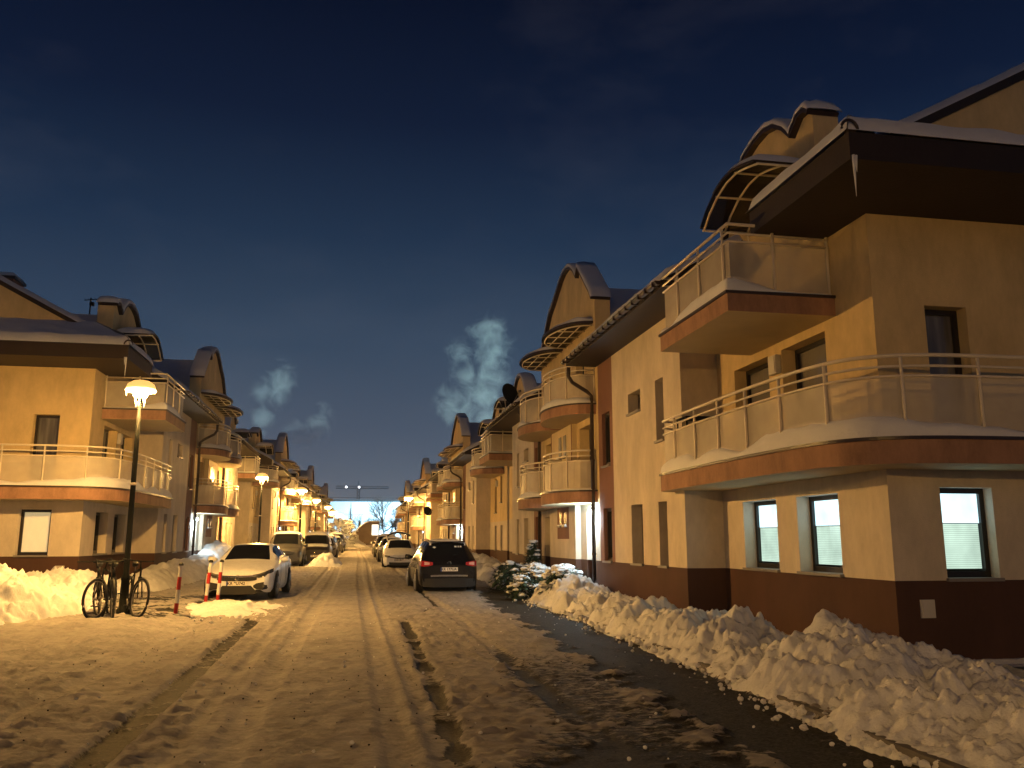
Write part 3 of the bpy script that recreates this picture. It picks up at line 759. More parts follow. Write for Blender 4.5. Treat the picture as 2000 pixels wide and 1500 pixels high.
def ground_mat(name, snowc, bare, attr, dirt=.25, rbare=.72):
    m = bpy.data.materials.new(name); m.use_nodes = True; t = m.node_tree; b = t.nodes['Principled BSDF']
    c = nd(t, 'ShaderNodeTexCoord'); at = nd(t, 'ShaderNodeAttribute', attribute_name=attr)
    n = nd(t, 'ShaderNodeTexNoise', Scale=9.0, Detail=8.0, Roughness=.72)
    mpn = nd(t, 'ShaderNodeMapping'); mpn.inputs['Scale'].default_value = (.7, 1.5, 1)
    t.links.new(c.outputs['Object'], mpn.inputs[0]); t.links.new(mpn.outputs[0], n.inputs[0])
    # cover + noise -> sharp ragged edge
    a = nd(t, 'ShaderNodeMath', operation='SUBTRACT'); t.links.new(n.outputs[0], a.inputs[0]); a.inputs[1].default_value = .5
    a2 = nd(t, 'ShaderNodeMath', operation='MULTIPLY_ADD'); t.links.new(a.outputs[0], a2.inputs[0]); a2.inputs[1].default_value = 1.5; t.links.new(at.outputs['Fac'], a2.inputs[2])
    r = nd(t, 'ShaderNodeMapRange'); r.inputs[1].default_value = .40; r.inputs[2].default_value = .62; t.links.new(a2.outputs[0], r.inputs[0])
    n2 = nd(t, 'ShaderNodeTexNoise', Scale=1.4, Detail=6.0, Roughness=.65); t.links.new(c.outputs['Object'], n2.inputs[0])
    cr_ = nd(t, 'ShaderNodeValToRGB'); cr_.color_ramp.elements[0].position = .38; cr_.color_ramp.elements[1].position = .58
    cr_.color_ramp.elements[0].color = (*[q*(1-dirt) for q in snowc], 1); cr_.color_ramp.elements[1].color = (*snowc, 1)
    mm_ = nd(t, 'ShaderNodeMath', operation='MULTIPLY_ADD'); t.links.new(n.outputs[0], mm_.inputs[0]); mm_.inputs[1].default_value = .55; m3_ = nd(t, 'ShaderNodeMath', operation='MULTIPLY'); t.links.new(n2.outputs[0], m3_.inputs[0]); m3_.inputs[1].default_value = .45; t.links.new(m3_.outputs[0], mm_.inputs[2]); t.links.new(mm_.outputs[0], cr_.inputs[0])
    n3 = nd(t, 'ShaderNodeTexNoise', Scale=38.0, Detail=4.0); t.links.new(c.outputs['Object'], n3.inputs[0])
    br = nd(t, 'ShaderNodeValToRGB'); br.color_ramp.elements[0].color = (*[q*.6 for q in bare], 1); br.color_ramp.elements[1].color = (*[q*1.9 for q in bare], 1)
    br.color_ramp.elements[0].position = .4; br.color_ramp.elements[1].position = .7
    t.links.new(n3.outputs[0], br.inputs[0])
    x = nd(t, 'ShaderNodeMix', data_type='RGBA'); t.links.new(r.outputs[0], x.inputs[0]); t.links.new(br.outputs[0], x.inputs[6]); t.links.new(cr_.outputs[0], x.inputs[7])
    t.links.new(x.outputs[2], b.inputs['Base Color'])
    rr = nd(t, 'ShaderNodeMapRange'); rr.inputs[3].default_value = rbare; rr.inputs[4].default_value = .82; t.links.new(r.outputs[0], rr.inputs[0]); t.links.new(rr.outputs[0], b.inputs['Roughness'])
    sp_ = nd(t, 'ShaderNodeMapRange'); sp_.inputs[3].default_value = .12; sp_.inputs[4].default_value = .3; t.links.new(r.outputs[0], sp_.inputs[0]); t.links.new(sp_.outputs[0], b.inputs['Specular IOR Level'])
    nb = nd(t, 'ShaderNodeTexNoise', Scale=30.0, Detail=6.0, Roughness=.7); t.links.new(mpn.outputs[0], nb.inputs[0])
    ad = nd(t, 'ShaderNodeMath', operation='MULTIPLY_ADD'); t.links.new(r.outputs[0], ad.inputs[0]); ad.inputs[1].default_value = .8; t.links.new(nb.outputs[0], ad.inputs[2])
    bp = nd(t, 'ShaderNodeBump', Strength=.85, Distance=.026); t.links.new(ad.outputs[0], bp.inputs['Height']); t.links.new(bp.outputs[0], b.inputs['Normal'])
    return m
M_grit = mat('grit', (.03, .025, .02), .8)
M_road = ground_mat('trodden_road_snow', (.385, .36, .34), (.033, .031, .027), 'cover', dirt=.42)
M_ground = mat('snow_field', (.60, .60, .61), .9, .5, 3, .12, .4)

# big ground sheet
gx = np.concatenate([np.linspace(-400, -20, 12), np.linspace(-16, 16, 9), np.linspace(20, 400, 12)])
gy = np.concatenate([np.linspace(-120, 0, 8), np.linspace(10, 200, 40), np.linspace(240, 900, 10)])
GX, GY = np.meshgrid(gx, gy, indexing='ij')
g = grid_obj('ground', GX, GY, gz(GY)-.06, M_ground); g['kind'] = 'structure'

# road surface with packed snow, wheel ruts, bare strips
ys = [1.6]
while ys[-1] < 170: ys.append(ys[-1]+max(.022, ys[-1]*.0052))
ys = np.array(ys)
xs = np.concatenate([np.linspace(-13, -5.6, 60)[:-1], np.linspace(-5.6, 5.4, 300), np.linspace(5.4, 8, 20)[1:]])
X, Y = np.meshgrid(xs, ys, indexing='ij')
def strip(px, hw, ragged=.05, fr=2.0, s=0):
    """distance mask of a polyline x(y)"""
    cx = np.interp(Y, [p[1] for p in px], [p[0] for p in px])
    e = (vnoise(Y*fr, X*0+s, s)-.5)*ragged*2
    d = np.abs(X-cx)-hw-e
    on = (Y > px[0][1]) & (Y < px[-1][1])
    return np.where(on, 1-sst(-.04, .045, d), 0.0)
n1 = fbm(X*.9, Y*.65, 3, 5); n2 = fbm(X*2.6, Y*3.2, 11, 5); n3 = fbm(X*8, Y*11, 23, 4)
cover = np.ones_like(X)
# bare path along the right bank
inner = np.interp(Y, [2, 5, 7.4, 11, 15, 18.7, 22, 25.8, 27], [2.85, 2.88, 2.90, 3.05, 3.15, 3.15, 3.3, 3.6, 4.2])
outer = np.interp(Y, [2, 6, 12.5, 20, 23, 26, 30], [3.9, 3.98, 4.35, 4.55, 5.2, 5.4, 5.2])
pth = sst(-.12, .22, X-inner+(n2-.5)*.9)*(1-sst(-.05, .12, X-outer+(n2-.5)*.3))*(1-sst(27, 31, Y))
cover -= pth*(.98-.30*sst(.50, .64, fbm(X*5, Y*1.6, 71, 5)))
pat = sst(.50, .62, n1*.55+n2*.45+.14*np.exp(-((X-2.3)/1.0)**2)-.05*np.abs(X-2.3))*(X > .9)*(X < 4.2)*(1-sst(9, 16, Y))
cover -= pat*.55*sst(1.0, 2.0, X)
bigp = np.exp(-(((X-1.75)/.62)**2+((Y-6.1)/.55)**2)); cover -= bigp*.9
# left forecourt, patchy paving
lf = sst(0, .5, -2.9-X)*sst(17.2, 18.8, Y)*(1-sst(23.5, 25, Y)); cover -= lf*(.25+.65*sst(.42, .60, n2))
# drain channel strips
d1 = strip([(.84, 2), (.82, 6.6), (.9, 9.8), (1.0, 17.3)], .075, .06, 2.8, 2)
d1b = strip([(1.0, 17.3), (1.85, 20.6)], .05, .05, 2, 5); d1c = strip([(1.95, 20.9), (2.02, 23), (2.0, 27.5)], .05, .05, 2, 6)
hole = sst(.35, .55, vnoise(Y*2.2, Y*0+4, 8))
cover -= np.clip((d1+d1c)*1.0, 0, 1)*(.45+.5*hole); cover -= d1b*.8*hole
d2 = strip([(-1.78, 1.6), (-1.83, 6.85), (-1.93, 17.9)], .13, .008, 2, 1); d2b = strip([(-1.93, 17.9), (-2.7, 19.6)], .12, .01, 2, 1)
dd = np.clip(d2+d2b, 0, 1)
cover -= dd*(.58+.34*sst(.35, .6, vnoise(X*9, Y*5, 92)))
cover -= .5*np.exp(-(((X+4.0)/1.3)**2+((Y-17.75)/.13)**2))*(X < -2.9)
# wheel-worn shine down the street
H = .05+(n1-.5)*.07*sst(1, 3, np.abs(X+.2))+(n2-.5)*.035+(n3-.5)*.036
rough = sst(.5, 1.4, np.abs(X+.25)); H += (.25+.75*rough)*(clods(X+.3*n2, Y+.2*n1, .17, 4, .2, .6, .55)*.34)
H += sst(.44, .58, n1)*rough*(clods(X, Y, .085, 8, .25, .6, .7)*.5)
# crusted ripples and trampled texture
rip = fbm(X*3.2, Y*11, 101, 4); H += (np.abs(rip-.5)*-.055+.012)*(.35+.65*rough)
H += (fbm(X*13, Y*24, 105, 3)-.5)*.022*(.4+.6*rough)
foot = clods(X+5, Y, .33, 61, .25, .42, .35); H -= np.minimum(foot, .03)*.55*sst(.45, .6, n2)
pr_ = np.exp(-(((X-.35)/.75)**4+((Y-8.2)/2.6)**4)); H += pr_*.008*np.sign(np.sin((X*.35+Y)*75))*(np.sin((X*1.0-Y*.28)*16) > .25)
pr_ = np.exp(-(((X+.45)/.22)**4+((Y-7.4)/2.2)**4)); H += pr_*.006*np.sign(np.sin((X*-.5+Y)*80))
# ruts
for cx, w, dep in ((-.85, .15, .016), (.30, .14, .018), (-1.3, .08, .006), (.66, .09, .008), (-2.9, .12, .012), (2.0, .12, .012)):
    c_ = cx+.07*np.sin(Y*.11+cx*3); rr_ = np.exp(-((X-c_)/w)**4)
    tread = np.sin(Y*52+np.abs(X-c_)*60)*.0045*sst(.40, .6, vnoise(Y*.8, X*0+cx, 5))
    cover -= .30*rr_*sst(.3, .6, fbm(X*3, Y*.8, int(abs(cx)*100), 3))
    H = H*(1-.25*rr_)+rr_*(.006-dep+tread*1.5)+.006*np.exp(-((np.abs(X-c_)-w*1.15)/.035)**2)
for i in range(5):   # ridged plough ripples down the street
    H += .05*np.exp(-((Y-(52+i*9.5+3*np.sin(X*.7+i)))/1.0)**2)*np.exp(-(X/2.6)**2)
H -= dd*(.030+.014*(vnoise(X*14, Y*9, 91)-.5)*2+.012*np.sin((X-np.interp(Y, [1.6, 6.85, 17.9, 19.6], [-1.78, -1.83, -1.93, -2.7]))*2*math.pi/.085))
# frost-free chips along the left channel
H = H*np.clip(cover, .12, 1)+gz(Y)-.02
H += .13*sst(3.0, 4.0, -X)*sst(13.5, 16.5, Y)
rd = grid_obj('road', X, Y, H, M_road, attr={'cover': np.clip(cover, 0, 1)}); rd['kind'] = 'structure'
# kerb along the bare path
kb = MB()
kp = [(4.02, 1.5), (4.06, 6), (4.42, 12.5), (4.62, 20), (4.9, 22.6)]
for a, b in zip(kp[:-1], kp[1:]):
    kb.prism([(0, -.05), (.1, -.05), (.1, .075), (.012, .075), (0, .06)], lambda p: (a[0]+p[0], a[1], p[1]), lambda p: (b[0]+p[0], b[1], p[1]), mat('kerb_concrete', (.13, .12, .11), .85, .4, 40, .2, 3))
k_ = kb.build('kerb'); k_['kind'] = 'structure'

# ------------------------------------------------------------------ ploughed snow banks
def bank(name, x0, x1, y0, y1, crest, toe, back, seed, label, res=.035, lump=1.0, mat_=None, grow=.0045, group='ploughed snow banks along the street', zoff=0):
    yy = [y0]
    while yy[-1] < y1: yy.append(yy[-1]+max(res*.8, yy[-1]*grow))
    xx = np.arange(x0, x1+.001, res)
    X, Y = np.meshgrid(xx, np.array(yy), indexing='ij')
    wob = (fbm(X*1.2, Y*1.2, seed, 4)-.5)
    C = np.interp(Y, [c[0] for c in crest], [c[2] for c in crest]); CX = np.interp(Y, [c[0] for c in crest], [c[1] for c in crest])
    T = np.interp(Y, [c[0] for c in toe], [c[1] for c in toe])+wob*.35
    B = np.interp(Y, [c[0] for c in back], [c[1] for c in back]); BZ = np.interp(Y, [c[0] for c in back], [c[2] for c in back])
    sgn = np.sign(CX-T)
    u = np.clip((X-T)/np.where(np.abs(CX-T) < .05, .05*np.sign(CX-T+1e-9), (CX-T)), -1, 1)
    f = np.where(u < 0, u*.5, np.sin(np.clip(u, 0, 1)*math.pi/2)**.8*C)
    v = np.clip((X-CX)/(B-CX), 0, 1)
    E = np.where(u >= 1, C+(BZ-C)*(v*v*(3-2*v)), f)
    ends = np.clip(np.minimum((Y-y0)/.5, (y1-Y)/.5)+wob*.8, -.3, 1)
    E = np.where(ends < 1, np.minimum(E, E*np.clip(ends, 0, 1)-.12*(1-np.clip(ends, 0, 1))), E)
    k = np.clip(E/.22, 0, 1)
    wx = X+.10*(fbm(X*3, Y*3, seed+2, 3)-.5); wy = Y+.10*(fbm(X*3+9, Y*3, seed+3, 3)-.5)
    Z = E+k*lump*((fbm(X*1.3, Y*1.3, seed+5, 3)-.5)*.42+(fbm(X*3.4, Y*3.4, seed+6, 3)-.5)*.24+np.abs(fbm(X*6.5, Y*6.5, seed+9, 3)-.5)*.16
                  +clods(wx, wy, .46, seed+7, .3, .7, .5)*.22+clods(wx, wy, .21, seed+17, .3, .7, .6)*.20
                  +clods(wx, wy, .105, seed+27, .3, .7, .8)*.50+clods(wx, wy, .055, seed+37, .3, .7, .8)*.55*(res < .045)+(fbm(X*16, Y*16, seed+8, 3)-.5)*.035)-.10*k
    Z = np.where(E <= 0, np.minimum(E, -.02)-.03, Z)+zoff
    o = grid_obj(name, X, Y, Z+gz(Y), mat_ or M_bank)
    tag(o, label, 'snow bank', group); return o
bank('snow_bank', 3.7, 11.5, 1.8, 23.6,
     [(1.8, 6.0, .26), (4, 5.6, .28), (6, 5.3, .31), (7.2, 5.2, .33), (8.2, 5.15, .44), (8.9, 5.15, .68), (9.5, 5.2, .46), (10.4, 5.25, .42), (11.2, 5.2, .58), (11.9, 5.2, .44), (12.9, 5.15, .68), (13.8, 5.2, .46), (16, 5.3, .42), (19, 5.4, .50), (21.5, 5.4, .56), (23.6, 5.5, .5)],
     [(1.8, 4.1), (6, 4.0), (10, 4.2), (15, 4.42), (22, 4.5), (23.6, 4.7)],
     [(1.8, 8.5, .02), (7, 8.0, .0), (9, 7.6, -.03), (10.3, 7.3, -.03), (10.7, 7.2, .02), (15.9, 7.2, .02), (16.3, 6.5, .05), (20, 6.5, .12), (23.6, 6.5, .25)], 3,
     'large lumpy snow bank along the right path under the lit windows', res=.026, grow=.0034, lump=1.12)
bank('snow_bank', -14, -5.0, 13.6, 25.0,
     [(13.6, -8.0, .8), (17, -7.4, 1.0), (19, -6.9, .95), (20.5, -6.5, .6), (21.5, -6.6, .6), (23, -6.8, .75), (25, -7.0, .6)],
     [(13.6, -6.4), (16.2, -5.7), (18, -5.2), (20, -5.35), (21, -5.7), (23, -5.6), (25, -5.5)],
     [(13.6, -13, .5), (24.0, -13, .5), (25, -12, .1)], 31,
     'broad heaped snow bank at the left edge in front of the left block', res=.04, grow=.0022, lump=1.35)
bank('snow_bank', -7.4, -4.6, 24.6, 44.0,
     [(24.6, -6.2, .55), (27, -6.1, .62), (30, -6.1, .72), (34, -6.2, .8), (38, -6.3, 1.0), (41, -6.2, 1.45), (44, -6.2, .8)],
     [(24.6, -5.2), (30, -5.1), (36, -5.0), (44, -4.9)], [(24.6, -7.4, .3), (44, -7.4, .3)], 47,
     'snow bank between the bicycles and the white saloon, below the left balcony', res=.06, grow=.003)
bank('snow_bank', 3.9, 6.6, 25.2, 46.0,
     [(25.2, 5.6, .5), (27, 5.7, .75), (31, 5.5, .6), (36, 5.5, .75), (41, 5.5, .8), (46, 5.5, .6)],
     [(25.2, 4.9), (28, 4.6), (36, 4.4), (46, 4.3)], [(25.2, 6.5, .3), (46, 6.5, .3)], 59,
     'snow bank on the right behind the dark car, past the snowy shrubs', res=.06, grow=.003)
bank('snow_bank', -2.5, -.4, 44.5, 50.5, [(44.5, -1.6, .3), (47, -1.6, .62), (50.5, -1.6, .35)], [(44.5, -.7), (50.5, -.7)], [(44.5, -2.5, .1), (50.5, -2.5, .1)], 61,
     'low snow mound between the grey car and the tall dark van', res=.06, grow=.003)
bank('snow_bank', -4.6, -1.3, 18.6, 21.7, [(18.6, -2.8, .10), (20.2, -2.7, .22), (21.7, -2.6, .30)], [(18.6, -1.7), (21.7, -1.5)], [(18.6, -4.5, .0), (21.7, -4.5, .05)], 67,
     'loose low snow ridge in front of the white saloon beside the bollards', res=.045, grow=.0022, lump=.8)
bank('snow_bank', -2.4, 2.4, 118, 136, [(118, 0, .6), (124, 0, 1.2), (136, 0, .9)], [(118, -2), (136, -2)], [(118, 2.2, .0), (136, 2.2, .0)], 71, 'snow mound closing the far end of the street', res=.12, grow=.003)

# loose clods fallen from the right bank
cb = MB(); r3 = random.Random(5)
def clod(mb, c, r, m, rr, fl=.75):
    n, k = 6, 5; pts = []
    base = len(mb.v); i = mb.mi(m)
    for a in range(k+1):
        ph = math.pi*a/k
        for b in range(n):
            t = 2*math.pi*b/n; q = r*(1+.35*(rr.random()-.5))
            mb.v.append((c[0]+q*math.sin(ph)*math.cos(t), c[1]+q*math.sin(ph)*math.sin(t), c[2]+q*fl*math.cos(ph)))
    for a in range(k):
        for b in range(n):
            mb.f.append((base+a*n+b, base+a*n+(b+1) % n, base+(a+1)*n+(b+1) % n, base+(a+1)*n+b)); mb.m.append(i); mb.sm.append(False)
for _ in range(520):
    y = 2.5+20*r3.random()**1.2; e = np.interp(y, [2, 6, 12.5, 20], [4.0, 4.02, 4.38, 4.5]); x = e-abs(r3.gauss(0, .22))+.12
    r = .012+.035*r3.random()**2.5; clod(cb, (x, y, .03+r*.5), r, M_bank, r3)
for _ in range(160):
    x = -3.4+r3.gauss(0, .8); y = 19.6+r3.gauss(0, .8); r = .012+.035*r3.random()**2.5; clod(cb, (x, y, .03+r*.4), r, M_bank, r3)
for _ in range(200):
    x = r3.uniform(-5, 4); y = r3.uniform(4, 20); r = .008+.014*r3.random()**2; clod(cb, (x, y, .045+r*.4), r, M_bank, r3)
for _ in range(450):
    x = r3.uniform(-4, 4); y = r3.uniform(2.6, 14); r = .004+.006*r3.random(); clod(cb, (x, y, .05+r*.3), r, M_grit, r3)
o = cb.build('snow_clods'); o['kind'] = 'stuff'; o['label'] = 'loose crumbs of snow scattered on the road and path'; o['category'] = 'snow clods'
# taller clods sitting on the big bank's crest

# ------------------------------------------------------------------ street lamps
M_globe = emit_mat('sodium_globe_glow', LAMP_COL, LAMP_E)
M_ice = mat('ice_added_glow', (.9, .85, .7), .2, 0, spec=.5, emit=(1, .66, .22), estr=13.0)  # ice emission stands in for lamp light passing through it
M_shade = mat('lantern_lid_added_glow', (.5, .4, .25), .4, emit=(1, .55, .14), estr=5.0)  # lid is given emission in place of light shining through
M_glowsnow = mat('snow_added_glow', (.8, .75, .65), .8, emit=(1, .52, .12), estr=.9)  # snow emission imitates the lamp glow from beneath
def lamp_proto():
    root = empty('street_lamp', (0, 0, 0))
    p = MB(); p.lathe([(.14, 0), (.14, .12), (.10, .16), (.085, .75), (.095, .78), (.095, .84), (.062, .9), (.058, 2.5), (.05, 3.9), (.036, 4.86), (.0, 4.87)], M_pole, (0, 0, 0), 14)
    p.lathe([(.066, 2.9), (.072, 2.93), (.066, 2.96)], M_white, (0, 0, 0), 12)
    p.build('pole', root)
    h = MB(); h.lathe([(.03, 4.84), (.07, 4.88), (.10, 4.93), (.10, 4.96)], M_pole, (0, 0, 0), 12); h.build('lamp_bracket', root)
    g_ = MB(); g_.lathe([(.0, 4.93), (.07, 4.94), (.135, 4.99), (.16, 5.06), (.15, 5.12), (.13, 5.16)], M_globe, (0, 0, 0), 14); g_.build('lamp_globe', root)
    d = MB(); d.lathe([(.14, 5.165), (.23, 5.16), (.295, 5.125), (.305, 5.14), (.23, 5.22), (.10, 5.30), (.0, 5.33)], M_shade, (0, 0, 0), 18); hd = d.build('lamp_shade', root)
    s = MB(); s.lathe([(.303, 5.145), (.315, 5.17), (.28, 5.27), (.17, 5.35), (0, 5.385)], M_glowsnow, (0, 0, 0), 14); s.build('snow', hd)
    ic = MB(); r = random.Random(2)
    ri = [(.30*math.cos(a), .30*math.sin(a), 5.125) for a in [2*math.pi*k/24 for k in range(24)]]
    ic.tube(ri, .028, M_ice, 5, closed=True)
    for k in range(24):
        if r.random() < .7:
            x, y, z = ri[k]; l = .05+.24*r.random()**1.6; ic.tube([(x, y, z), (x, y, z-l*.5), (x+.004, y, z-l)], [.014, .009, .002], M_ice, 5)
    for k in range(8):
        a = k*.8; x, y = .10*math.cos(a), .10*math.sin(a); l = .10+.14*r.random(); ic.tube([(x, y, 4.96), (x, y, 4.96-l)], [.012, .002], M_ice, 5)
    ic.build('ice_fringe', root)
    return root
lp0 = lamp_proto()
LP = [(-4.56, 18.7), (-4.85, 45.5), (-4.3, 69), (-4.0, 88), (-3.45, 109), (-3.2, 131), (-2.7, 150), (-2.2, 168)]
ordn = ['nearest street lamp, hung with icicles above the leaning bicycles', 'second street lamp from the front, behind the white saloon', 'third street lamp on the left row', 'fourth street lamp on the left row',
        'fifth street lamp on the left row', 'sixth street lamp on the left row', 'seventh street lamp, near the left row end', 'farthest street lamp of the left row']
def place_lamp(i, x, y, lab, grp='glowing sodium street lamps'):
    o = lp0 if i == 0 else copy_tree(lp0); o.location = (x, y, gzf(y)-.03+(.14 if 10 < y < 30 else 0)); o.rotation_euler = (0, 0, i*1.1)
    if y > 60: o.scale = (1.35, 1.35, 1)
    tag(o, lab, 'street lamp', grp)
    if i == 0: o.scale = (.95, .95, .895)
for i, (x, y) in enumerate(LP): place_lamp(i, x, y, ordn[i])
place_lamp(9, 4.85, 81, 'lone street lamp on the right side, in front of the far block')
place_lamp(10, -4.5, -8.0, 'unseen street lamp added behind the viewer as fill light')  # fill light added out of view, built like the row's lamps

# ------------------------------------------------------------------ bollards
M_bwhite = mat('bollard_white', (.72, .70, .66), .5, .1, 60, .1, 8); M_bred = mat('bollard_red', (.38, .02, .015), .45, .1, 60, .1, 8)
def bollard(x, y, tilt, lab, z=.0):
    r = empty('bollard', (x, y, z+.08), 0, lab, 'bollard', 'red and white bollards beside the forecourt'); r.rotation_euler = (tilt[0], tilt[1], 0)
    b = MB(); segs = [(0, .23, M_bred), (.23, .5, M_bwhite), (.5, .76, M_bred), (.76, .99, M_bwhite)]
    for a, c, m in segs: b.lathe([(.042, a), (.042, c)], m, (0, 0, 0), 12)
    b.build('post', r); c = MB(); c.lathe([(.0, .99), (.05, .99), (.052, 1.02), (.03, 1.05), (0, 1.055)], M_black, (0, 0, 0), 12); c.build('cap', r)
bollard(-3.60, 18.95, (0, .045), 'nearest bollard, standing apart on the left')
bollard(-3.42, 21.4, (.0, .075), 'middle bollard, in front of the white saloon bumper')
bollard(-3.18, 21.6, (.0, .05), 'bollard nearest the saloon number plate')

# ------------------------------------------------------------------ bicycles
def bike(x, y, rz, lean, lab, steer=0.0, rimc=None):
    root = empty('bicycle', (x, y, .12), rz, lab, 'bicycle', 'bicycles leaning on the lamp post'); root.rotation_euler = (lean, 0, rz); root.scale = (1.0, .92, 1.08)
    R = .34
    def turn(o):
        o.rotation_euler = (0, 0, steer); c_, s_ = math.cos(steer), math.sin(steer); o.location = (.42-.42*c_, -.42*s_, 0); return o
    for wx in (-.52, .54):
        w = MB(); w.tube([(wx+R*math.cos(t), 0, R+R*math.sin(t)) for t in [2*math.pi*k/28 for k in range(28)]], .024, M_black, 7, closed=True)
        wh = w.build('wheel', root)
        if wx > 0: turn(wh)
        s = MB(); s.tube([(wx+(R-.035)*math.cos(t), 0, R+(R-.035)*math.sin(t)) for t in [2*math.pi*k/24 for k in range(24)]], .010, rimc or M_sill, 5, closed=True)
        for k in range(12):
            t = 2*math.pi*k/12; s.tube([(wx, (-1)**k*.025, R), (wx+(R-.04)*math.cos(t), 0, R+(R-.04)*math.sin(t))], .0022, M_sill, 4, cap=False)
        s.lathe([(0, -.05), (.022, -.05), (.022, .05), (0, .05)], M_sill, (wx, 0, R), 8, 'y'); s.build('rim', wh)
    f = MB(); bb = (-.04, 0, .29); st = (-.19, 0, .78); ht = (.36, 0, .86); hb = (.40, 0, .72); ra = (-.52, 0, R); fa = (.54, 0, R)
    for a, b, r in ((bb, st, .018), (st, ht, .018), (bb, hb, .022), (ht, hb, .02)): f.tube([a, b], r, M_pole, 7)
    for sy in (-.045, .045):
        f.tube([(bb[0], sy, bb[2]), (ra[0], sy, ra[2])], .010, M_pole, 6); f.tube([(st[0], sy*.4, st[2]-.05), (ra[0], sy, ra[2])], .009, M_pole, 6)
    f.build('frame', root)
    k = MB()
    for sy in (-.05, .05): k.tube([(.42, sy*.7, .70), (.54, sy, R)], .014, M_pole, 6)
    k.tube([(.42, -.035, .70), (.42, .035, .70)], .015, M_pole, 6); turn(k.build('fork', root))
    h = MB(); h.tube([(.36, 0, .86), (.33, 0, .98)], .014, M_pole, 6); h.tube([(.27, -.30, 1.0), (.34, -.15, .985), (.34, .15, .985), (.27, .30, 1.0)], .012, M_pole, 6)
    for s in (-1, 1): h.tube([(.27, .30*s, 1.0), (.235, .36*s, 1.0)], .018, M_black, 6)
    turn(h.build('handlebar', root))
    s = MB(); s.tube([(-.19, 0, .76), (-.215, 0, .90)], .013, M_sill, 6)
    s.tube([(-.36, 0, .925), (-.28, 0, .93), (-.16, 0, .925), (-.05, 0, .92)], [.055, .07, .04, .02], M_black, 8); s.build('saddle', root)
    c = MB(); c.lathe([(0, .03), (.09, .03), (.09, .036), (0, .036)], M_sill, bb, 14, 'y'); c.tube([(bb[0], -.09, bb[2]), (bb[0]+.12, -.09, bb[2]-.10)], .009, M_sill, 5); c.tube([(bb[0], .09, bb[2]), (bb[0]-.12, .09, bb[2]+.10)], .009, M_sill, 5)
    c.box((bb[0]+.08, -.15, bb[2]-.12), (bb[0]+.16, -.07, bb[2]-.10), M_black); c.box((bb[0]-.16, .07, bb[2]+.10), (bb[0]-.08, .15, bb[2]+.12), M_black); c.build('crank', root)
bike(-4.98, 18.55, math.radians(-77), .06, 'leftmost bicycle, its thin wheel seen against the snow bank', .42)
bike(-4.80, 18.2, math.radians(-88), -.03, 'front bicycle with its large wheel turned partly broadside', -.48)
bike(-4.58, 18.05, math.radians(-78), .05, 'bicycle seen nearly end-on in the middle of the cluster', .12)
bike(-4.36, 18.35, math.radians(-66), -.10, 'rightmost bicycle, nearest the bollards', .30)

# ------------------------------------------------------------------ cars
def paint(name, col, rough=.3, metal=0.0): return mat(name, col, rough, 0, spec=.35, metal=metal, coat=.25, var=.14, vscale=5)
M_chrome = mat('chrome', (.6, .6, .6), .18, metal=1); M_lamp_glass = mat('headlight_glass', (.09, .088, .085), .15, spec=.8, coat=.6)
M_tail = mat('tail_light_red', (.28, .01, .012), .15, spec=.7, coat=1, emit=(1, .03, .03), estr=.03)
M_tail2 = mat('tail_light_clear', (.6, .35, .33), .2, spec=.7, coat=1)
M_rim = mat('alloy_rim', (.35, .35, .35), .35, metal=.8); M_plate = mat('number_plate', (.72, .68, .62), .45); M_ink = mat('plate_ink', (.02, .02, .02), .6)
M_sticker = mat('white_sticker', (.5, .5, .48), .6)
def cinterp(ts, vs, t):
    # monotone-ish cubic
    i = min(max(np.searchsorted(ts, t)-1, 0), len(ts)-2); h = ts[i+1]-ts[i]; f = (t-ts[i])/h
    def sl(k):
        if k == 0: return (vs[1]-vs[0])/(ts[1]-ts[0])
        if k == len(ts)-1: return (vs[-1]-vs[-2])/(ts[-1]-ts[-2])
        a = (vs[k]-vs[k-1])/(ts[k]-ts[k-1]); b = (vs[k+1]-vs[k])/(ts[k+1]-ts[k])
        return 0 if a*b <= 0 else 2*a*b/(a+b)
    m0, m1 = sl(i), sl(i+1)
    return (2*f**3-3*f*f+1)*vs[i]+(f**3-2*f*f+f)*h*m0+(-2*f**3+3*f*f)*vs[i+1]+(f**3-f*f)*h*m1
def text_mesh(s, size, m, parent, loc, rot, name='lettering', bold=0.0):
    c = bpy.data.curves.new(name, 'FONT'); c.body = s; c.size = size; c.align_x = 'CENTER'; c.align_y = 'CENTER'; c.extrude = .001; c.offset = bold
    t = bpy.data.objects.new(name, c); COL.objects.link(t)
    dg = bpy.context.evaluated_depsgraph_get(); me = bpy.data.meshes.new_from_object(t.evaluated_get(dg)); bpy.data.objects.remove(t)
    me.materials.clear(); me.materials.append(m); o = bpy.data.objects.new(name, me); COL.objects.link(o); o.parent = parent; o.location = loc; o.rotation_euler = rot; return o
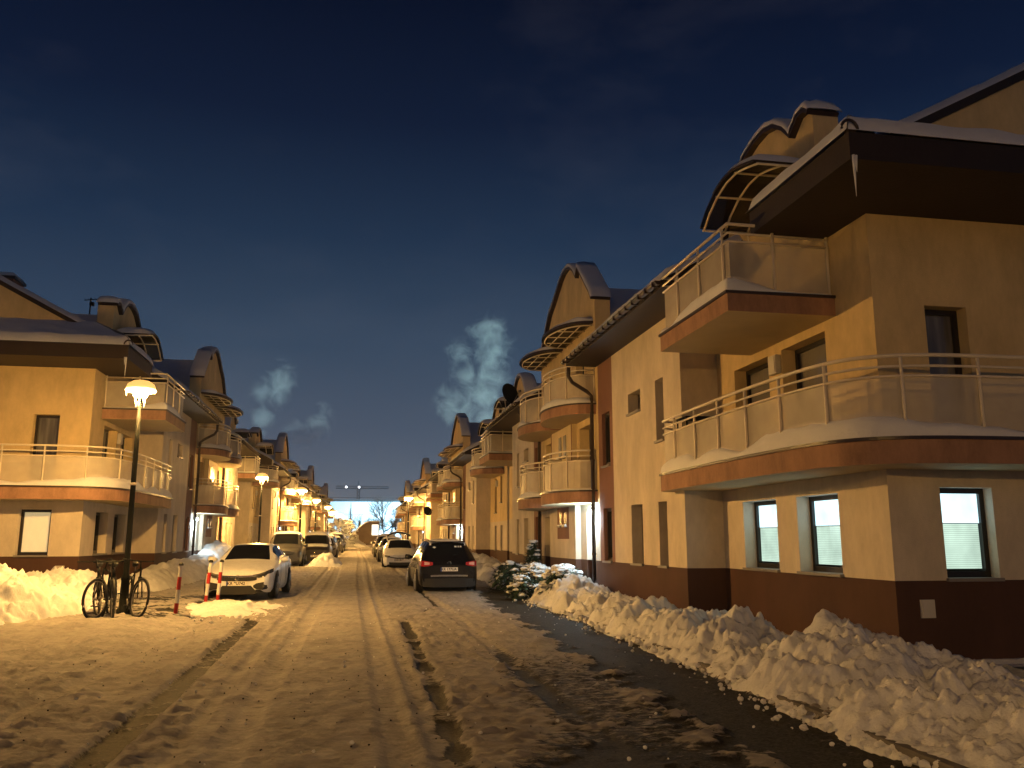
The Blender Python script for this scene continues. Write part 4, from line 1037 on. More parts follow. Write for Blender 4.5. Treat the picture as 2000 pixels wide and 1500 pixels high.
KIND = {
 # y, w, zb, zm, zs, wt, zt
 'saloon': ([(0, .70, .26, .48, .60, .58, .655), (.10, .80, .20, .50, .67, .64, .715), (.45, .88, .18, .55, .76, .68, .80), (1.0, .895, .18, .56, .85, .71, .905), (1.32, .90, .18, .56, .90, .72, .96), (2.15, .90, .17, .56, .94, .57, 1.375), (2.7, .90, .17, .56, .95, .575, 1.42), (3.3, .90, .17, .56, .96, .56, 1.37), (4.05, .89, .18, .56, .98, .62, 1.10), (4.4, .86, .22, .56, .97, .62, 1.05), (4.62, .78, .30, .55, .88, .60, .96)],
            dict(ws=(1.40, 2.12), rw=(3.36, 4.0), sw=(1.75, 3.75), wheels=(.86, 3.56), r=.335)),
 'estate': ([(0, .70, .30, .52, .66, .60, .72), (.12, .80, .24, .55, .74, .66, .80), (.5, .88, .22, .58, .84, .70, .92), (1.0, .90, .22, .6, .93, .72, 1.0), (1.3, .905, .22, .6, .98, .73, 1.06), (2.0, .905, .22, .6, 1.02, .60, 1.56), (2.7, .905, .22, .6, 1.04, .60, 1.62), (3.6, .905, .22, .6, 1.06, .585, 1.60), (3.95, .90, .22, .6, 1.07, .575, 1.54), (4.28, .885, .24, .6, 1.05, .66, 1.14), (4.42, .86, .27, .58, .95, .72, 1.02), (4.5, .80, .34, .55, .80, .70, .86)],
            dict(ws=(1.36, 1.96), rw=(3.98, 4.26), sw=(1.7, 3.8), wheels=(.85, 3.52), r=.35)),
 'hatch': ([(0, .66, .26, .48, .62, .55, .68), (.10, .77, .20, .5, .70, .62, .76), (.45, .84, .18, .55, .80, .66, .85), (.85, .86, .18, .56, .88, .69, .95), (1.05, .865, .18, .56, .92, .70, 1.0), (1.85, .87, .17, .56, .95, .57, 1.42), (2.4, .87, .17, .56, .96, .57, 1.47), (3.2, .87, .17, .56, .98, .55, 1.43), (3.6, .86, .18, .56, .99, .54, 1.36), (3.9, .84, .2, .56, .96, .62, 1.02), (4.05, .76, .3, .55, .80, .62, .86)],
           dict(ws=(1.10, 1.80), rw=(3.62, 3.88), sw=(1.4, 3.5), wheels=(.78, 3.28), r=.31)),
 'van': ([(0, .70, .3, .55, .75, .6, .85), (.12, .82, .24, .6, .85, .68, .95), (.5, .90, .22, .62, .98, .72, 1.08), (.8, .92, .22, .62, 1.04, .74, 1.14), (1.0, .925, .22, .62, 1.06, .75, 1.2), (1.7, .93, .22, .62, 1.1, .68, 1.76), (2.4, .93, .22, .62, 1.1, .69, 1.84), (4.2, .93, .22, .62, 1.12, .68, 1.82), (4.5, .92, .24, .62, 1.1, .68, 1.72), (4.68, .90, .27, .6, 1.02, .72, 1.15), (4.75, .86, .34, .58, .8, .74, .9)],
         dict(ws=(1.04, 1.64), rw=(4.52, 4.66), sw=(1.4, 4.3), wheels=(.85, 3.75), r=.35)),
}
def car(kind, paintm, name, loc, rz, label, plate_f=None, plate_r=None, snow=0.0, detail=True, grp='cars parked along the street'):
    root = empty(name, loc, rz, label, 'car', grp)
    st, P = KIND[kind]; ts = [s[0] for s in st]; NT = 46
    L = ts[-1]; tt = np.linspace(0, 1, NT); yy = np.interp(tt, [0, .10, .9, 1], [0, .35, L-.4, L]); yy = sorted(set(list(yy)+[P['ws'][0], P['ws'][1], P['rw'][0], P['rw'][1]]))
    cols = [[cinterp(ts, [s[k] for s in st], y) for k in range(1, 7)] for y in yy]
    J = 19; rows = []
    for (w, zb, zm, zs, wt, zt) in cols:
        c = [(w-.10, zb), (w-.02, zb+.10), (w, zm), (w-.025, zs), (wt+.0, zt), (wt*.55, zt+.028), (0, zt+.038)]
        ps = []
        for j in range(J):
            t = 6*j/(J-1); i = min(int(t), 5); f = t-i
            # soften only the lower body and the roof crown
            ps.append((c[i][0]+(c[i+1][0]-c[i][0])*f, c[i][1]+(c[i+1][1]-c[i][1])*f))
        # round the corners a touch
        q = ps[:]
        for j in range(1, J-1): q[j] = ((ps[j-1][0]+2*ps[j][0]+ps[j+1][0])/4, (ps[j-1][1]+2*ps[j][1]+ps[j+1][1])/4)
        rows.append(q)
    B = MB(); full = [[(x, y, z) for x, z in r]+[(-x, y, z) for x, z in r[-2::-1]] for r, y in zip(rows, yy)]
    nJ = len(full[0]); k = B.mi(paintm)
    for r in full: B.v += r
    G = {}
    def ptn(i, j, off=.006):
        a = Vector(full[i][j]); ia, ib = max(i-1, 0), min(i+1, len(full)-1); ja, jb = max(j-1, 0), min(j+1, nJ-1)
        n = (Vector(full[ib][j])-Vector(full[ia][j])).cross(Vector(full[i][jb])-Vector(full[i][ja]))
        if n.length > 1e-9: n.normalize()
        c = Vector((0, a.y, .8))
        if n.dot(a-c) < 0: n = -n
        return a+n*off
    for i in range(len(full)-1):
        for j in range(nJ-1):
            B.f.append((i*nJ+j, i*nJ+j+1, (i+1)*nJ+j+1, (i+1)*nJ+j)); B.m.append(k); B.sm.append(True)
            ym = (yy[i]+yy[i+1])/2; jj = min(j, nJ-2-j); t = (jj+.5)*6/(J-1)
            g = None
            if P['ws'][0] < ym < P['ws'][1] and t > 4.33: g = ('windscreen', 0)
            if P['rw'][0] < ym < P['rw'][1] and t > 4.33: g = ('rear_window', 0)
            if P['sw'][0] < ym < P['sw'][1] and 3.34 < t < 4.0:
                if not any(abs(ym-pp) < .055 for pp in ((P['sw'][0]+P['sw'][1])/2+.05, P['sw'][1]-.45)): g = ('side_window', (j < nJ//2, ym > (P['sw'][0]+P['sw'][1])/2+.05, ym > P['sw'][1]-.45))
            if g: G.setdefault(g, MB()).face([ptn(i, j), ptn(i, j+1), ptn(i+1, j+1), ptn(i+1, j)], M_carglass, True)
    B.face(full[0], paintm); B.face(full[-1][::-1], paintm)
    # dark underside and sills
    B.face([(full[i][0][0]-.01, full[i][0][1], full[i][0][2]) for i in range(len(full))]+[(-full[i][0][0]+.01, full[i][0][1], full[i][0][2]) for i in range(len(full)-1, -1, -1)], M_black)
    body = B.build('body', root)
    for (gn, _), gm in G.items(): gm.build(gn, root)
    w = st[4][1]
    R = P['r']
    for sx in (-1, 1):
        for wy in P['wheels']:
            ar = MB(); ar.lathe([(0, 0), (R+.055, 0), (R+.055, .012), (0, .012)], M_black, ((w+.001) if sx > 0 else -(w+.013), wy, R+.01), 24, 'x'); ar.build('wheel_arch', root)
            wm = MB(); x0 = (w-.19) if sx > 0 else -(w+.03)
            wm.lathe([(R-.09, 0), (R-.02, .0), (R, .03), (R, .19), (R-.02, .22), (R-.09, .22), (R-.10, .18)], M_black, (x0, wy, R), 26, 'x'); wh = wm.build('wheel', root)
            rm = MB(); xf = w+.022 if sx > 0 else -(w+.022)
            rm.lathe([(R-.09, 0), (R-.115, 0)], M_rim, (xf, wy, R), 24, 'x')
            for k5 in range(5):
                a = 2*math.pi*k5/5+.3; rm.tube([(xf, wy, R), (xf, wy+(R-.1)*math.cos(a), R+(R-.1)*math.sin(a))], [.05, .028], M_rim, 4, cap=False)
            rm.lathe([(0, 0), (.055, 0)], M_rim, (xf+.012*sx, wy, R), 10, 'x'); rm.build('rim', wh)
    # mirrors
    ym = P['ws'][0]+.28; zmr = cinterp(ts, [s[4] for s in st], ym)+.08
    for sx in (-1, 1):
        m = MB(); m.tube([(sx*(w-.05), ym+.03, zmr), (sx*(w+.06), ym, zmr+.0), (sx*(w+.19), ym-.01, zmr+.02)], [.03, .085, .075], paintm, 8)
        mm = m.build('mirror', root); g_ = MB(); g_.box((min(sx*(w+.03), sx*(w+.2)), ym+.06, zmr-.06), (max(sx*(w+.03), sx*(w+.2)), ym+.07, zmr+.06), M_black); g_.build('mirror_glass', mm)
    fw = [(0, -.0), (st[0][1]-.04, .005), (st[1][1]-.03, st[1][0]), (st[2][1]-.01, st[2][0]), (st[3][1], st[3][0])]
    def yf(x, z=0):
        x = abs(x); b = np.interp(x, [p[0] for p in fw], [p[1] for p in fw]); return b-.012
    rw_ = [(0, L), (st[-1][1]-.04, L), (st[-2][1]-.02, st[-2][0]), (st[-3][1]-.01, st[-3][0]), (w, st[-4][0])]
    def yr(x, z=0): return np.interp(abs(x), [p[0] for p in rw_], [p[1] for p in rw_])+.012
    def strip3(nm, xs_, top, bot, m, yfun, off=0, parent=None, mb=None):
        own = mb is None; mb = mb or MB(); sg = -1 if yfun is yf else 1
        for a, b, t0, t1, b0, b1 in zip(xs_[:-1], xs_[1:], top[:-1], top[1:], bot[:-1], bot[1:]):
            F = [(a, yfun(a)+sg*off, b0), (b, yfun(b)+sg*off, b1), (b, yfun(b)+sg*off, t1), (a, yfun(a)+sg*off, t0)]
            mb.face(F, m)
            Bk = [(p[0], p[1]-sg*.05, p[2]) for p in F]
            mb.face([F[3], F[2], Bk[2], Bk[3]], m); mb.face([F[0], F[1], Bk[1], Bk[0]], m)
        if own: return mb.build(nm, parent or root)
        return mb
    if kind == 'saloon':
        strip3('grille', [-.74, -.45, -.2, 0, .2, .45, .74], [.665, .635, .625, .62, .625, .635, .665], [.61, .50, .475, .47, .475, .50, .61], M_black, yf, .004)
        strip3('chrome_wing', [-.72, -.45, -.2, 0, .2, .45, .72], [.665, .635, .62, .615, .62, .635, .665], [.645, .60, .58, .575, .58, .60, .645], M_chrome, yf, .018)
        em = MB(); em.tube([(.075*math.cos(t), -.036, .575+.06*math.sin(t)) for t in [2*math.pi*k/12 for k in range(12)]], .006, M_chrome, 5, closed=True)
        for sx in (-1, 1): em.tube([(sx*.032, -.036, .545), (sx*.04, -.036, .61)], .008, M_chrome, 5)
        em.tube([(-.034, -.036, .577), (.034, -.036, .577)], .007, M_chrome, 5); em.build('emblem', root)
        for sx in (-1, 1):
            xs_ = [sx*.40, sx*.55, sx*.70, sx*.80, sx*.865]; h = strip3('headlight', xs_, [.645, .675, .725, .775, .80], [.585, .565, .59, .645, .715], M_lamp_glass, yf, .012)
            ib = MB(); strip3('', [sx*.52, sx*.62, sx*.72, sx*.80], [.63, .655, .695, .735], [.60, .605, .635, .68], M_black, yf, .018, mb=ib); ib.build('inner_bezel', h)
            f = strip3('air_intake', [sx*.42, sx*.50, sx*.66, sx*.76, sx*.79], [.38, .43, .46, .46, .42], [.33, .28, .26, .28, .34], M_black, yf, .014)
            fl = MB(); fl.lathe([(0, 0), (.04, 0), (.04, .02)], M_lamp_glass, (sx*.68, yf(.68)-.03, .36), 12, 'y'); fl.build('fog_lamp', f)
        strip3('lower_grille', [-.50, -.36, 0, .36, .50], [.22, .37, .375, .37, .22], [.17, .15, .15, .15, .17], M_black, yf, .008)
        zp, yp = .415, yf(0)-.03
    elif kind == 'estate':
        for sx in (-1, 1):
            tl = strip3('tail_light', [sx*.50, sx*.62, sx*.74, sx*.84, sx*.885], [.98, 1.0, 1.02, 1.02, 1.0], [.90, .87, .86, .86, .88], M_tail, yr, .014)
            strip3('', [sx*.60, sx*.68, sx*.76], [.97, .985, .99], [.91, .905, .90], M_tail2, yr, .022, parent=tl)
        strip3('bumper_strip', [-.56, -.3, 0, .3, .56], [.60, .61, .61, .61, .60], [.555, .56, .56, .56, .555], M_chrome, yr, .02)
        strip3('bumper', [-.80, -.5, 0, .5, .80], [.50, .50, .50, .50, .50], [.28, .24, .24, .24, .28], M_black, yr, .02)
        em = MB(); em.tube([(.062*math.cos(t), L-.02, .945+.055*math.sin(t)) for t in [2*math.pi*k/14 for k in range(14)]], .009, M_chrome, 5, closed=True)
        em.tube([(-.04, L-.02, .975), (-.018, L-.02, .91), (0, L-.02, .95), (.018, L-.02, .91), (.04, L-.02, .975)], .006, M_chrome, 5); em.build('emblem', root)
        for sx in (-1, 1):
            rr_ = MB(); rr_.tube([(sx*.56, 1.9, 1.60), (sx*.57, 2.1, 1.66), (sx*.56, 3.5, 1.665), (sx*.55, 3.85, 1.60)], .016, M_chrome, 6); rr_.build('roof_rail', root)
        sp = MB(); sp.box((-.52, 3.86, 1.565), (.52, 4.06, 1.60), paintm); sp.build('spoiler', root)
        wp = MB(); wp.tube([(0, 4.30, 1.14), (-.18, 4.26, 1.19), (-.30, 4.25, 1.20)], .008, M_black, 5); wp.build('wiper', root)
        st_ = MB()
        for (a, b) in ((-.42, -.37), (-.35, -.30), (-.27, -.20)): st_.face([(a, 4.12, 1.42), (b, 4.12, 1.42), (b, 4.095, 1.465), (a, 4.095, 1.465)], M_sticker)
        st_.face([(.36, 4.11, 1.42), (.42, 4.135, 1.385), (.48, 4.11, 1.42), (.42, 4.085, 1.455)], M_sticker); st_.build('window_sticker', root)
    elif kind in ('hatch', 'van'):
        z0 = .60 if kind == 'hatch' else .74
        strip3('grille', [-.60, -.3, 0, .3, .60], [z0+.05, z0-.0, z0-.03, z0, z0+.05], [z0+.01, z0-.05, z0-.09, z0-.05, z0+.01], M_black, yf, .008)
        em = MB(); em.tube([(.07*math.cos(t), -.03, z0-.04+.045*math.sin(t)) for t in [2*math.pi*k/12 for k in range(12)]], .008, M_chrome, 5, closed=True); em.build('emblem', root)
        for sx in (-1, 1): strip3('headlight', [sx*.48, sx*.62, sx*.74, sx*.82], [z0+.07, z0+.10, z0+.13, z0+.16], [z0-.01, z0-.01, z0+.02, z0+.09], M_lamp_glass, yf, .012)
        strip3('lower_grille', [-.68, -.45, 0, .45, .68], [.40, .36, .35, .36, .40], [.34, .24, .22, .24, .34], M_black, yf, .008)
        for sx in (-1, 1): strip3('tail_light', [sx*.62, sx*.74, sx*.82], [1.0, 1.0, 1.0], [.78, .78, .8], M_tail, yr, .014)
    def plate(s, y, z, rot, sg):
        p = MB(); p.box((-.26, min(y, y+sg*.012), z-.056), (.26, max(y, y+sg*.012), z+.056), M_plate); p.box((-.262, min(y+sg*.0, y+sg*.013), z-.056), (-.225, max(y, y+sg*.013), z+.056), M_eu) if sg < 0 else p.box((.225, y, z-.056), (.262, y+.013, z+.056), M_eu)
        pl = p.build('number_plate', root); text_mesh(s, .105, M_ink, pl, (-.01*sg*-1, y+sg*.0155, z), rot, bold=.003)
    if plate_f: plate(plate_f, yf(0)-.012, {'saloon': .425, 'hatch': .47, 'van': .52, 'estate': .5}[kind], (math.pi/2, 0, 0), -1)
    if plate_r: plate(plate_r, L+.01, .77, (math.pi/2, 0, math.pi), 1)
    if detail:
        for sx in (-1, 1):
            for y in (P['sw'][0]-.10, (P['sw'][0]+P['sw'][1])/2+.02, P['sw'][1]-.42):
                dl = MB(); dl.tube([(sx*(w-.018), y, .28), (sx*(w+.004), y, .55), (sx*(w-.012), y, .86)], .004, M_black, 4, cap=False); dl.build('door_seam', root)
            for y in ((P['sw'][0]+P['sw'][1])/2-.12, P['sw'][1]-.55):
                dl = MB(); dl.tube([(sx*(w+.006), y, .80), (sx*(w+.006), y+.16, .80)], .012, paintm, 5); dl.build('door_handle', root)
    if snow:
        s_ = MB(); y0, y1 = P['ws'][1]-.05, P['rw'][0]+.05
        def fn(u, v):
            y = y0+(y1-y0)*v; wt = cinterp(ts, [q[5] for q in st], y)-.02; x = -wt+2*wt*u; return (x, y, cinterp(ts, [q[6] for q in st], y)+.035*(1-(x/wt)**2)-.004)
        sheet(fn, 1.1, y1-y0, snow, s_, int(loc[1]), .1, blunt=.18)
        if snow > .05:
            def fh(u, v):
                y = .35+(P['ws'][0]-.4)*v; wt = cinterp(ts, [q[5] for q in st], y)-.02; x = -wt+2*wt*u; return (x, y, cinterp(ts, [q[6] for q in st], y)+.03*(1-(x/wt)**2)-.004)
            sheet(fh, 1.3, P['ws'][0]-.4, snow*.6, s_, int(loc[1])+3, .1, blunt=.25)
        s_.build('snow', root)
    return root
M_eu = mat('plate_band_blue', (.03, .05, .25), .5)
P_white = paint('white_car_paint', (.72, .72, .71)); P_black = paint('black_car_paint', (.005, .005, .007), .25); P_silver = paint('silver_car_paint', (.075, .075, .073), .35, .2)
P_darkgrey = paint('graphite_car_paint', (.022, .021, .02), .3); P_beige = paint('champagne_car_paint', (.26, .235, .19), .35)
c1 = car('saloon', P_white, 'parked_car', (-3.0, 23.5, .05), math.radians(-2.6), 'white saloon facing the viewer behind the two close bollards', plate_f='KR 9U742')
# toll tag behind the windscreen
tg = MB(); tg.box((-.06, 1.86, 1.235), (.06, 1.875, 1.28), M_sticker); tg.build('windscreen_tag', c1)
cE = car('estate', P_black, 'parked_car', (2.70, 30.5, -.05), math.radians(180+1.5), 'black estate car seen from behind with red tail lights and roof rails', plate_r='KR 177UA', snow=.03)
car('van', P_silver, 'parked_car', (-3.55, 45.2, gzf(43)-.05), math.radians(1), 'silver grey people carrier behind the white saloon', snow=.05, plate_f='KR 6N81')
car('van', P_darkgrey, 'parked_car', (-2.35, 52.5, gzf(52)-.12), math.radians(0), 'tall dark van with snow on its roof beyond the silver people carrier', snow=.12, plate_f='KR 4K20').scale = (1, 1, 1.0)
car('hatch', P_beige, 'parked_car', (-2.15, 62, gzf(62)), 0, 'pale hatchback behind the tall dark van', snow=.06, detail=False)
car('estate', P_darkgrey, 'parked_car', (-2.3, 69.5, gzf(70)), 0, 'dark estate car beyond the pale hatchback', snow=.08, detail=False)
car('hatch', P_silver, 'parked_car', (-1.95, 80, gzf(80)), 0, 'small silver car in the left row, far down the street', snow=.1, detail=False)
car('van', P_darkgrey, 'parked_car', (-2.0, 91, gzf(91)), 0, 'last dark car of the left row near the arched hall', snow=.1, detail=False)
ch = car('hatch', P_white, 'parked_car', (2.22, 43.3, gzf(43.3)-.06), math.radians(-1.5), 'white hatchback with its tailgate open, beyond the black estate', plate_f='KR 3E18')
tgm = MB()
for k in range(8):
    a0, a1 = -1+k/4, -1+(k+1)/4
    z = lambda a: 1.90-.20*abs(a)**2.2; x = lambda a: a*.66
    F = [(x(a0), 3.75, z(a0)), (x(a1), 3.75, z(a1)), (x(a1), 3.75, z(a1)-.10), (x(a0), 3.75, z(a0)-.10)]
    Bk = [(p[0], 4.45, p[2]+.03) for p in F]
    tgm.face(F, M_black); tgm.face([F[0], F[1], Bk[1], Bk[0]], P_white); tgm.face([F[3], F[2], Bk[2], Bk[3]], M_black); tgm.face(Bk, P_white)
for sx in (-1, 1):
    tgm.tube([(sx*.66, 3.76, 1.68), (sx*.60, 3.55, 1.42)], .03, P_white, 6)
    tgm.tube([(sx*.60, 3.6, 1.40), (sx*.62, 4.2, 1.75)], .012, M_black, 6)
tgm.build('open_tailgate', ch)
car('hatch', P_silver, 'parked_car', (2.25, 52, gzf(52)), 0, 'silver hatchback hidden behind the car with the open tailgate', snow=.06, detail=False)
car('estate', P_darkgrey, 'parked_car', (2.3, 62, gzf(62)), 0, 'dark snow-topped estate in the right row far off', snow=.1, detail=False)
car('hatch', P_white, 'parked_car', (2.35, 72, gzf(72)), 0, 'far white hatchback in the right row', snow=.1, detail=False)

# ------------------------------------------------------------------ shrubs by the entrance
M_leaf = mat('evergreen_leaf', (.025, .05, .028), .6, .2, 30, .2, 6)
def shrub(name, loc, rx, rz, n, seed, label, cat='shrub', snowy=.5, lean=0, grp=None, cone=False):
    root = empty(name, loc, 0, label, cat, grp); r = random.Random(seed)
    t = MB()
    for k in range(7):
        a = r.random()*6.28; t.tube([(0, 0, -.05), (rx*.4*math.cos(a), rx*.4*math.sin(a), rz*.5), (rx*.8*math.cos(a), rx*.8*math.sin(a), rz*(.6+.3*r.random()))], [.02, .012, .004], M_bark, 5)
    t.build('branches', root)
    f = MB(); s = MB()
    for k in range(n):
        u = r.random(); a = r.random()*6.28
        if cone: z = rz*u; q = rx*(1-u)**.8*(.5+.5*r.random())
        else: z = rz*(.08+.92*u); q = rx*math.sqrt(max(.05, 1-(u*1.0)**2))*r.random()**.4
        c = Vector((q*math.cos(a), q*math.sin(a), z)); d = Vector((math.cos(a)*.8+r.gauss(0, .3), math.sin(a)*.8+r.gauss(0, .3), -.25+r.gauss(0, .3))).normalized()
        l = .12+.14*r.random(); sd = d.cross(Vector((0, 0, 1))).normalized()*l*.28; up = Vector((0, 0, .02))
        f.face([c, c+d*l*.5+sd, c+d*l, c+d*l*.5-sd], M_leaf)
        if r.random() < snowy*u**.6*.45:
            clod(s, tuple(c+Vector((0, 0, .03))), .05+.10*r.random(), M_snow, r, .4)
    f.build('leaves', root)
    if s.v: s.build('snow', root)
    return root
M_bark = mat('bark', (.06, .045, .035), .9, .6, 30, .2, 5)
shrub('shrub', (4.75, 26.4, .05), .62, .85, 750, 1, 'dark evergreen shrub half buried in snow right of the black estate', snowy=.35, grp='snowy shrubs by the right-hand entrance')
shrub('shrub', (4.55, 23.3, .05), .42, .55, 450, 2, 'low dark shrub at the start of the large snow bank', snowy=.45, grp='snowy shrubs by the right-hand entrance')
for i, (x, y, s, lab) in enumerate(((5.3, 22.2, .5, 'snow-laden shrub nearest the right-hand downpipe'), (5.75, 23.2, .5, 'snow-laden shrub under the right-hand entrance lamp'), (5.2, 24.6, .55, 'snow-laden shrub between bank and entrance'))):
    shrub('shrub', (x, y, .25), s, .62, 420, 10+i, lab, snowy=.9, grp='snowy shrubs by the right-hand entrance')
shrub('dwarf_conifer', (5.85, 28.2, .2), .42, 1.35, 700, 21, 'small dark conifer against the brown plinth by the entrance', 'conifer', .3, cone=True)
bank('snow_bank', 4.6, 6.35, 22.9, 30.2, [(22.9, 5.4, .35), (24, 5.4, .5), (26, 5.5, .85), (28, 5.6, .8), (30.2, 5.6, .5)], [(22.9, 4.9), (26, 5.0), (30.2, 4.7)], [(22.9, 6.35, .3), (30.2, 6.35, .3)], 83, 'bluish heap of snow under the entrance lamp between the shrubs', res=.05, grow=.0028, mat_=M_snow)

# satellite dishes and aerials
def dish(loc, rot, r, lab, m=M_pole):
    root = empty('satellite_dish', loc, 0, lab, 'satellite dish'); root.rotation_euler = rot
    d = MB(); d.lathe([(0, .06), (r*.5, .045), (r*.85, .01), (r, -.03), (r, -.045), (r*.85, -.01), (r*.5, .03), (0, .045)], m, (0, 0, 0), 24, 'y'); d.build('reflector', root)
    a = MB(); a.tube([(0, .05, 0), (0, .3, -.1), (0, .35, -.6)], .02, M_sill, 6); a.tube([(0, -.03, -r), (0, -.5, -.1)], .012, M_sill, 5); a.box((-.04, -.56, -.13), (.04, -.48, -.06), M_sill); a.build('arm', root)
dish((5.55, 30.9, 7.0), (math.radians(-15), 0, math.radians(35)), .42, 'large dark satellite dish at the far upper round balcony on the right')
dish((5.0, 61.0, 3.6), (math.radians(-15), 0, math.radians(30)), .34, 'satellite dish on a balcony of the second right block')
def aerial(loc, h, lab):
    root = empty('roof_aerial', loc, 0, lab, 'aerial'); a = MB(); a.tube([(0, 0, 0), (0, 0, h)], .03, M_pole, 6); a.build('mast', root)
    b = MB(); b.tube([(-.25, 0, h-.12), (.3, 0, h-.05)], .02, M_pole, 5); b.box((-.02, -.08, h-.35), (.14, .08, h-.2), M_pole)
    for k in range(4): b.tube([(-.2+.13*k, -.18, h-.1+.02*k), (-.2+.13*k, .18, h-.1+.02*k)], .01, M_pole, 4)
    b.build('antenna', root)
aerial((-11.6, 38, 9.9), 2.0, 'thin aerial on the nearest left roof')
aerial((12.3, 33.2, 9.7), .9, 'short aerial on the nearest right roof')

# balcony furniture
def chair(x, y, z, rz, lab):
    root = empty('balcony_chair', (x, y, z), rz, lab, 'chair', 'metal chairs on the nearest right balcony')
    s = MB(); s.tube([(.2*math.cos(t), .2*math.sin(t), .45) for t in [2*math.pi*k/14 for k in range(14)]], .012, M_pole, 5, closed=True); s.lathe([(0, .45), (.19, .45)], M_sill, (0, 0, 0), 14); s.build('seat', root)
    for a in (.6, 2.4, 3.9, 5.5): l = MB(); l.tube([(.16*math.cos(a), .16*math.sin(a), .45), (.24*math.cos(a), .24*math.sin(a), 0)], .012, M_pole, 5); l.build('leg', root)
    b = MB(); b.tube([(-.19, -.14, .45), (-.24, -.17, .75), (-.25, 0, .88), (-.24, .17, .75), (-.19, .14, .45)], .012, M_pole, 5); b.tube([(-.2, 0, .45), (-.25, 0, .87)], .01, M_pole, 5); b.build('backrest', root)
chair(6.7, 12.6, 2.9, 2.6, 'metal balcony chair between the two balcony doors')
chair(6.65, 11.5, 2.9, .4, 'metal balcony chair in front of the nearer balcony door')
tb = empty('balcony_table', (6.6, 12.05, 2.9), 0, 'small round metal table between the balcony chairs', 'table')
t_ = MB(); t_.lathe([(0, .7), (.3, .7), (.3, .72), (0, .72)], M_sill, (0, 0, 0), 16); t_.build('table_top', tb)
t_ = MB(); t_.tube([(0, 0, 0), (0, 0, .7)], .02, M_pole, 6); t_.tube([(-.2, 0, 0), (.2, 0, 0)], .015, M_pole, 5); t_.tube([(0, -.2, 0), (0, .2, 0)], .015, M_pole, 5); t_.build('table_base', tb)
fr = MB()
for z in (3.62, 3.95):
    fr.box((6.25, 15.4, z), (6.9, 16.1-.14, z+.02), M_pole)
for x in (6.26, 6.86):
    for y in (15.42, 15.9): fr.box((x, y, 2.9), (x+.025, y+.025, 3.97), M_pole)
tag(fr.build('plant_rack'), 'dark metal rack at the far end of the nearest right balcony', 'rack')

# ------------------------------------------------------------------ far end of the street
M_frost = mat('frosted_bark', (.04, .045, .05), .9, .3, 20, .3, 2)
M_frost2 = mat('frosted_twigs', (.10, .115, .13), .9)
def tree(x, y, h, seed, label, m=M_frost, spread=.5, depth=5, tw=True, conifer=False, leaf=None):
    root = empty('conifer_tree' if conifer else 'bare_tree', (x, y, gzf(y)), 0, label, 'tree', 'frosted trees beyond the end of the street'); r = random.Random(seed)
    t = MB(); c = MB()
    if conifer:
        t.tube([(0, 0, 0), (0, 0, h)], [.18, .03], m, 7)
        for k in range(26):
            z = h*(.12+.86*k/26); w = h*.22*(1-k/27)
            for q in range(9):
                a = r.random()*6.28; e = Vector((math.cos(a)*w, math.sin(a)*w, z-.25*w-r.random()*.2)); b = Vector((0, 0, z)); s = Vector((-math.sin(a), math.cos(a), 0))*w*.22
                c.face([b, (b+e)/2+s, e, (b+e)/2-s], M_leaf if r.random() < .55 else M_frost2)
    else:
        def grow(p, d, l, rad, n):
            q = p+d*l; mid = (p+q)/2+Vector((r.gauss(0, .04), r.gauss(0, .04), 0))*l
            (t if n > depth-2 else c).tube([p, mid, q], [rad, rad*.85, rad*.7], m if n > depth-3 else M_frost2, 5 if n > 2 else 3, cap=False)
            if n == 0: return
            if n <= 3:
                for _ in range(3):
                    f = p+(q-p)*r.random(); dd_ = (d+Vector((r.gauss(0, .8), r.gauss(0, .8), r.gauss(.1, .5)))).normalized(); c.tube([f, f+dd_*l*.5], [rad*.4, rad*.2], M_frost2, 3, cap=False)
            for _ in range(2 if n < depth-1 else 3):
                dd_ = (d+Vector((r.gauss(0, spread), r.gauss(0, spread), r.gauss(.12, .22)))).normalized(); grow(q, dd_, l*(.68+.15*r.random()), rad*.66, n-1)
            if n >= depth-2: grow(q, (d+Vector((r.gauss(0, .12), r.gauss(0, .12), .25))).normalized(), l*.85, rad*.75, n-1)
        grow(Vector((0, 0, 0)), Vector((0, 0, 1)), h*.24, h*.013+.03, depth)
    t.build('trunk', root); c.build('crown', root); root.scale = (1, 1, 1) if conifer else (1.1, 1.1, .82); return root
tree(5.35, 168, 11.5, 4, 'tallest bare tree, right of the arched hall at the street end', depth=6, spread=.42)
tree(7.7, 172, 9.0, 5, 'bare tree at the street end beside the right-hand lamp', depth=6)
tree(4.2, 190, 8.0, 8, 'thin bare tree behind the arched hall roof', depth=5)
tree(1.2, 195, 8.5, 9, 'bare tree left of the arched hall, under the crane', depth=5)
tree(-1.2, 190, 9.0, 12, 'dark pointed conifer at the left of the bright street end', conifer=True)
tree(6.6, 160, 4.2, 15, 'frosted conifer low at the right of the street end', conifer=True)
tree(9.6, 186, 8.2, 17, 'frosted bare tree farthest right at the street end', depth=5)
tree(3.6, 205, 6.0, 19, 'low frosted bare tree behind the arched hall', depth=5)
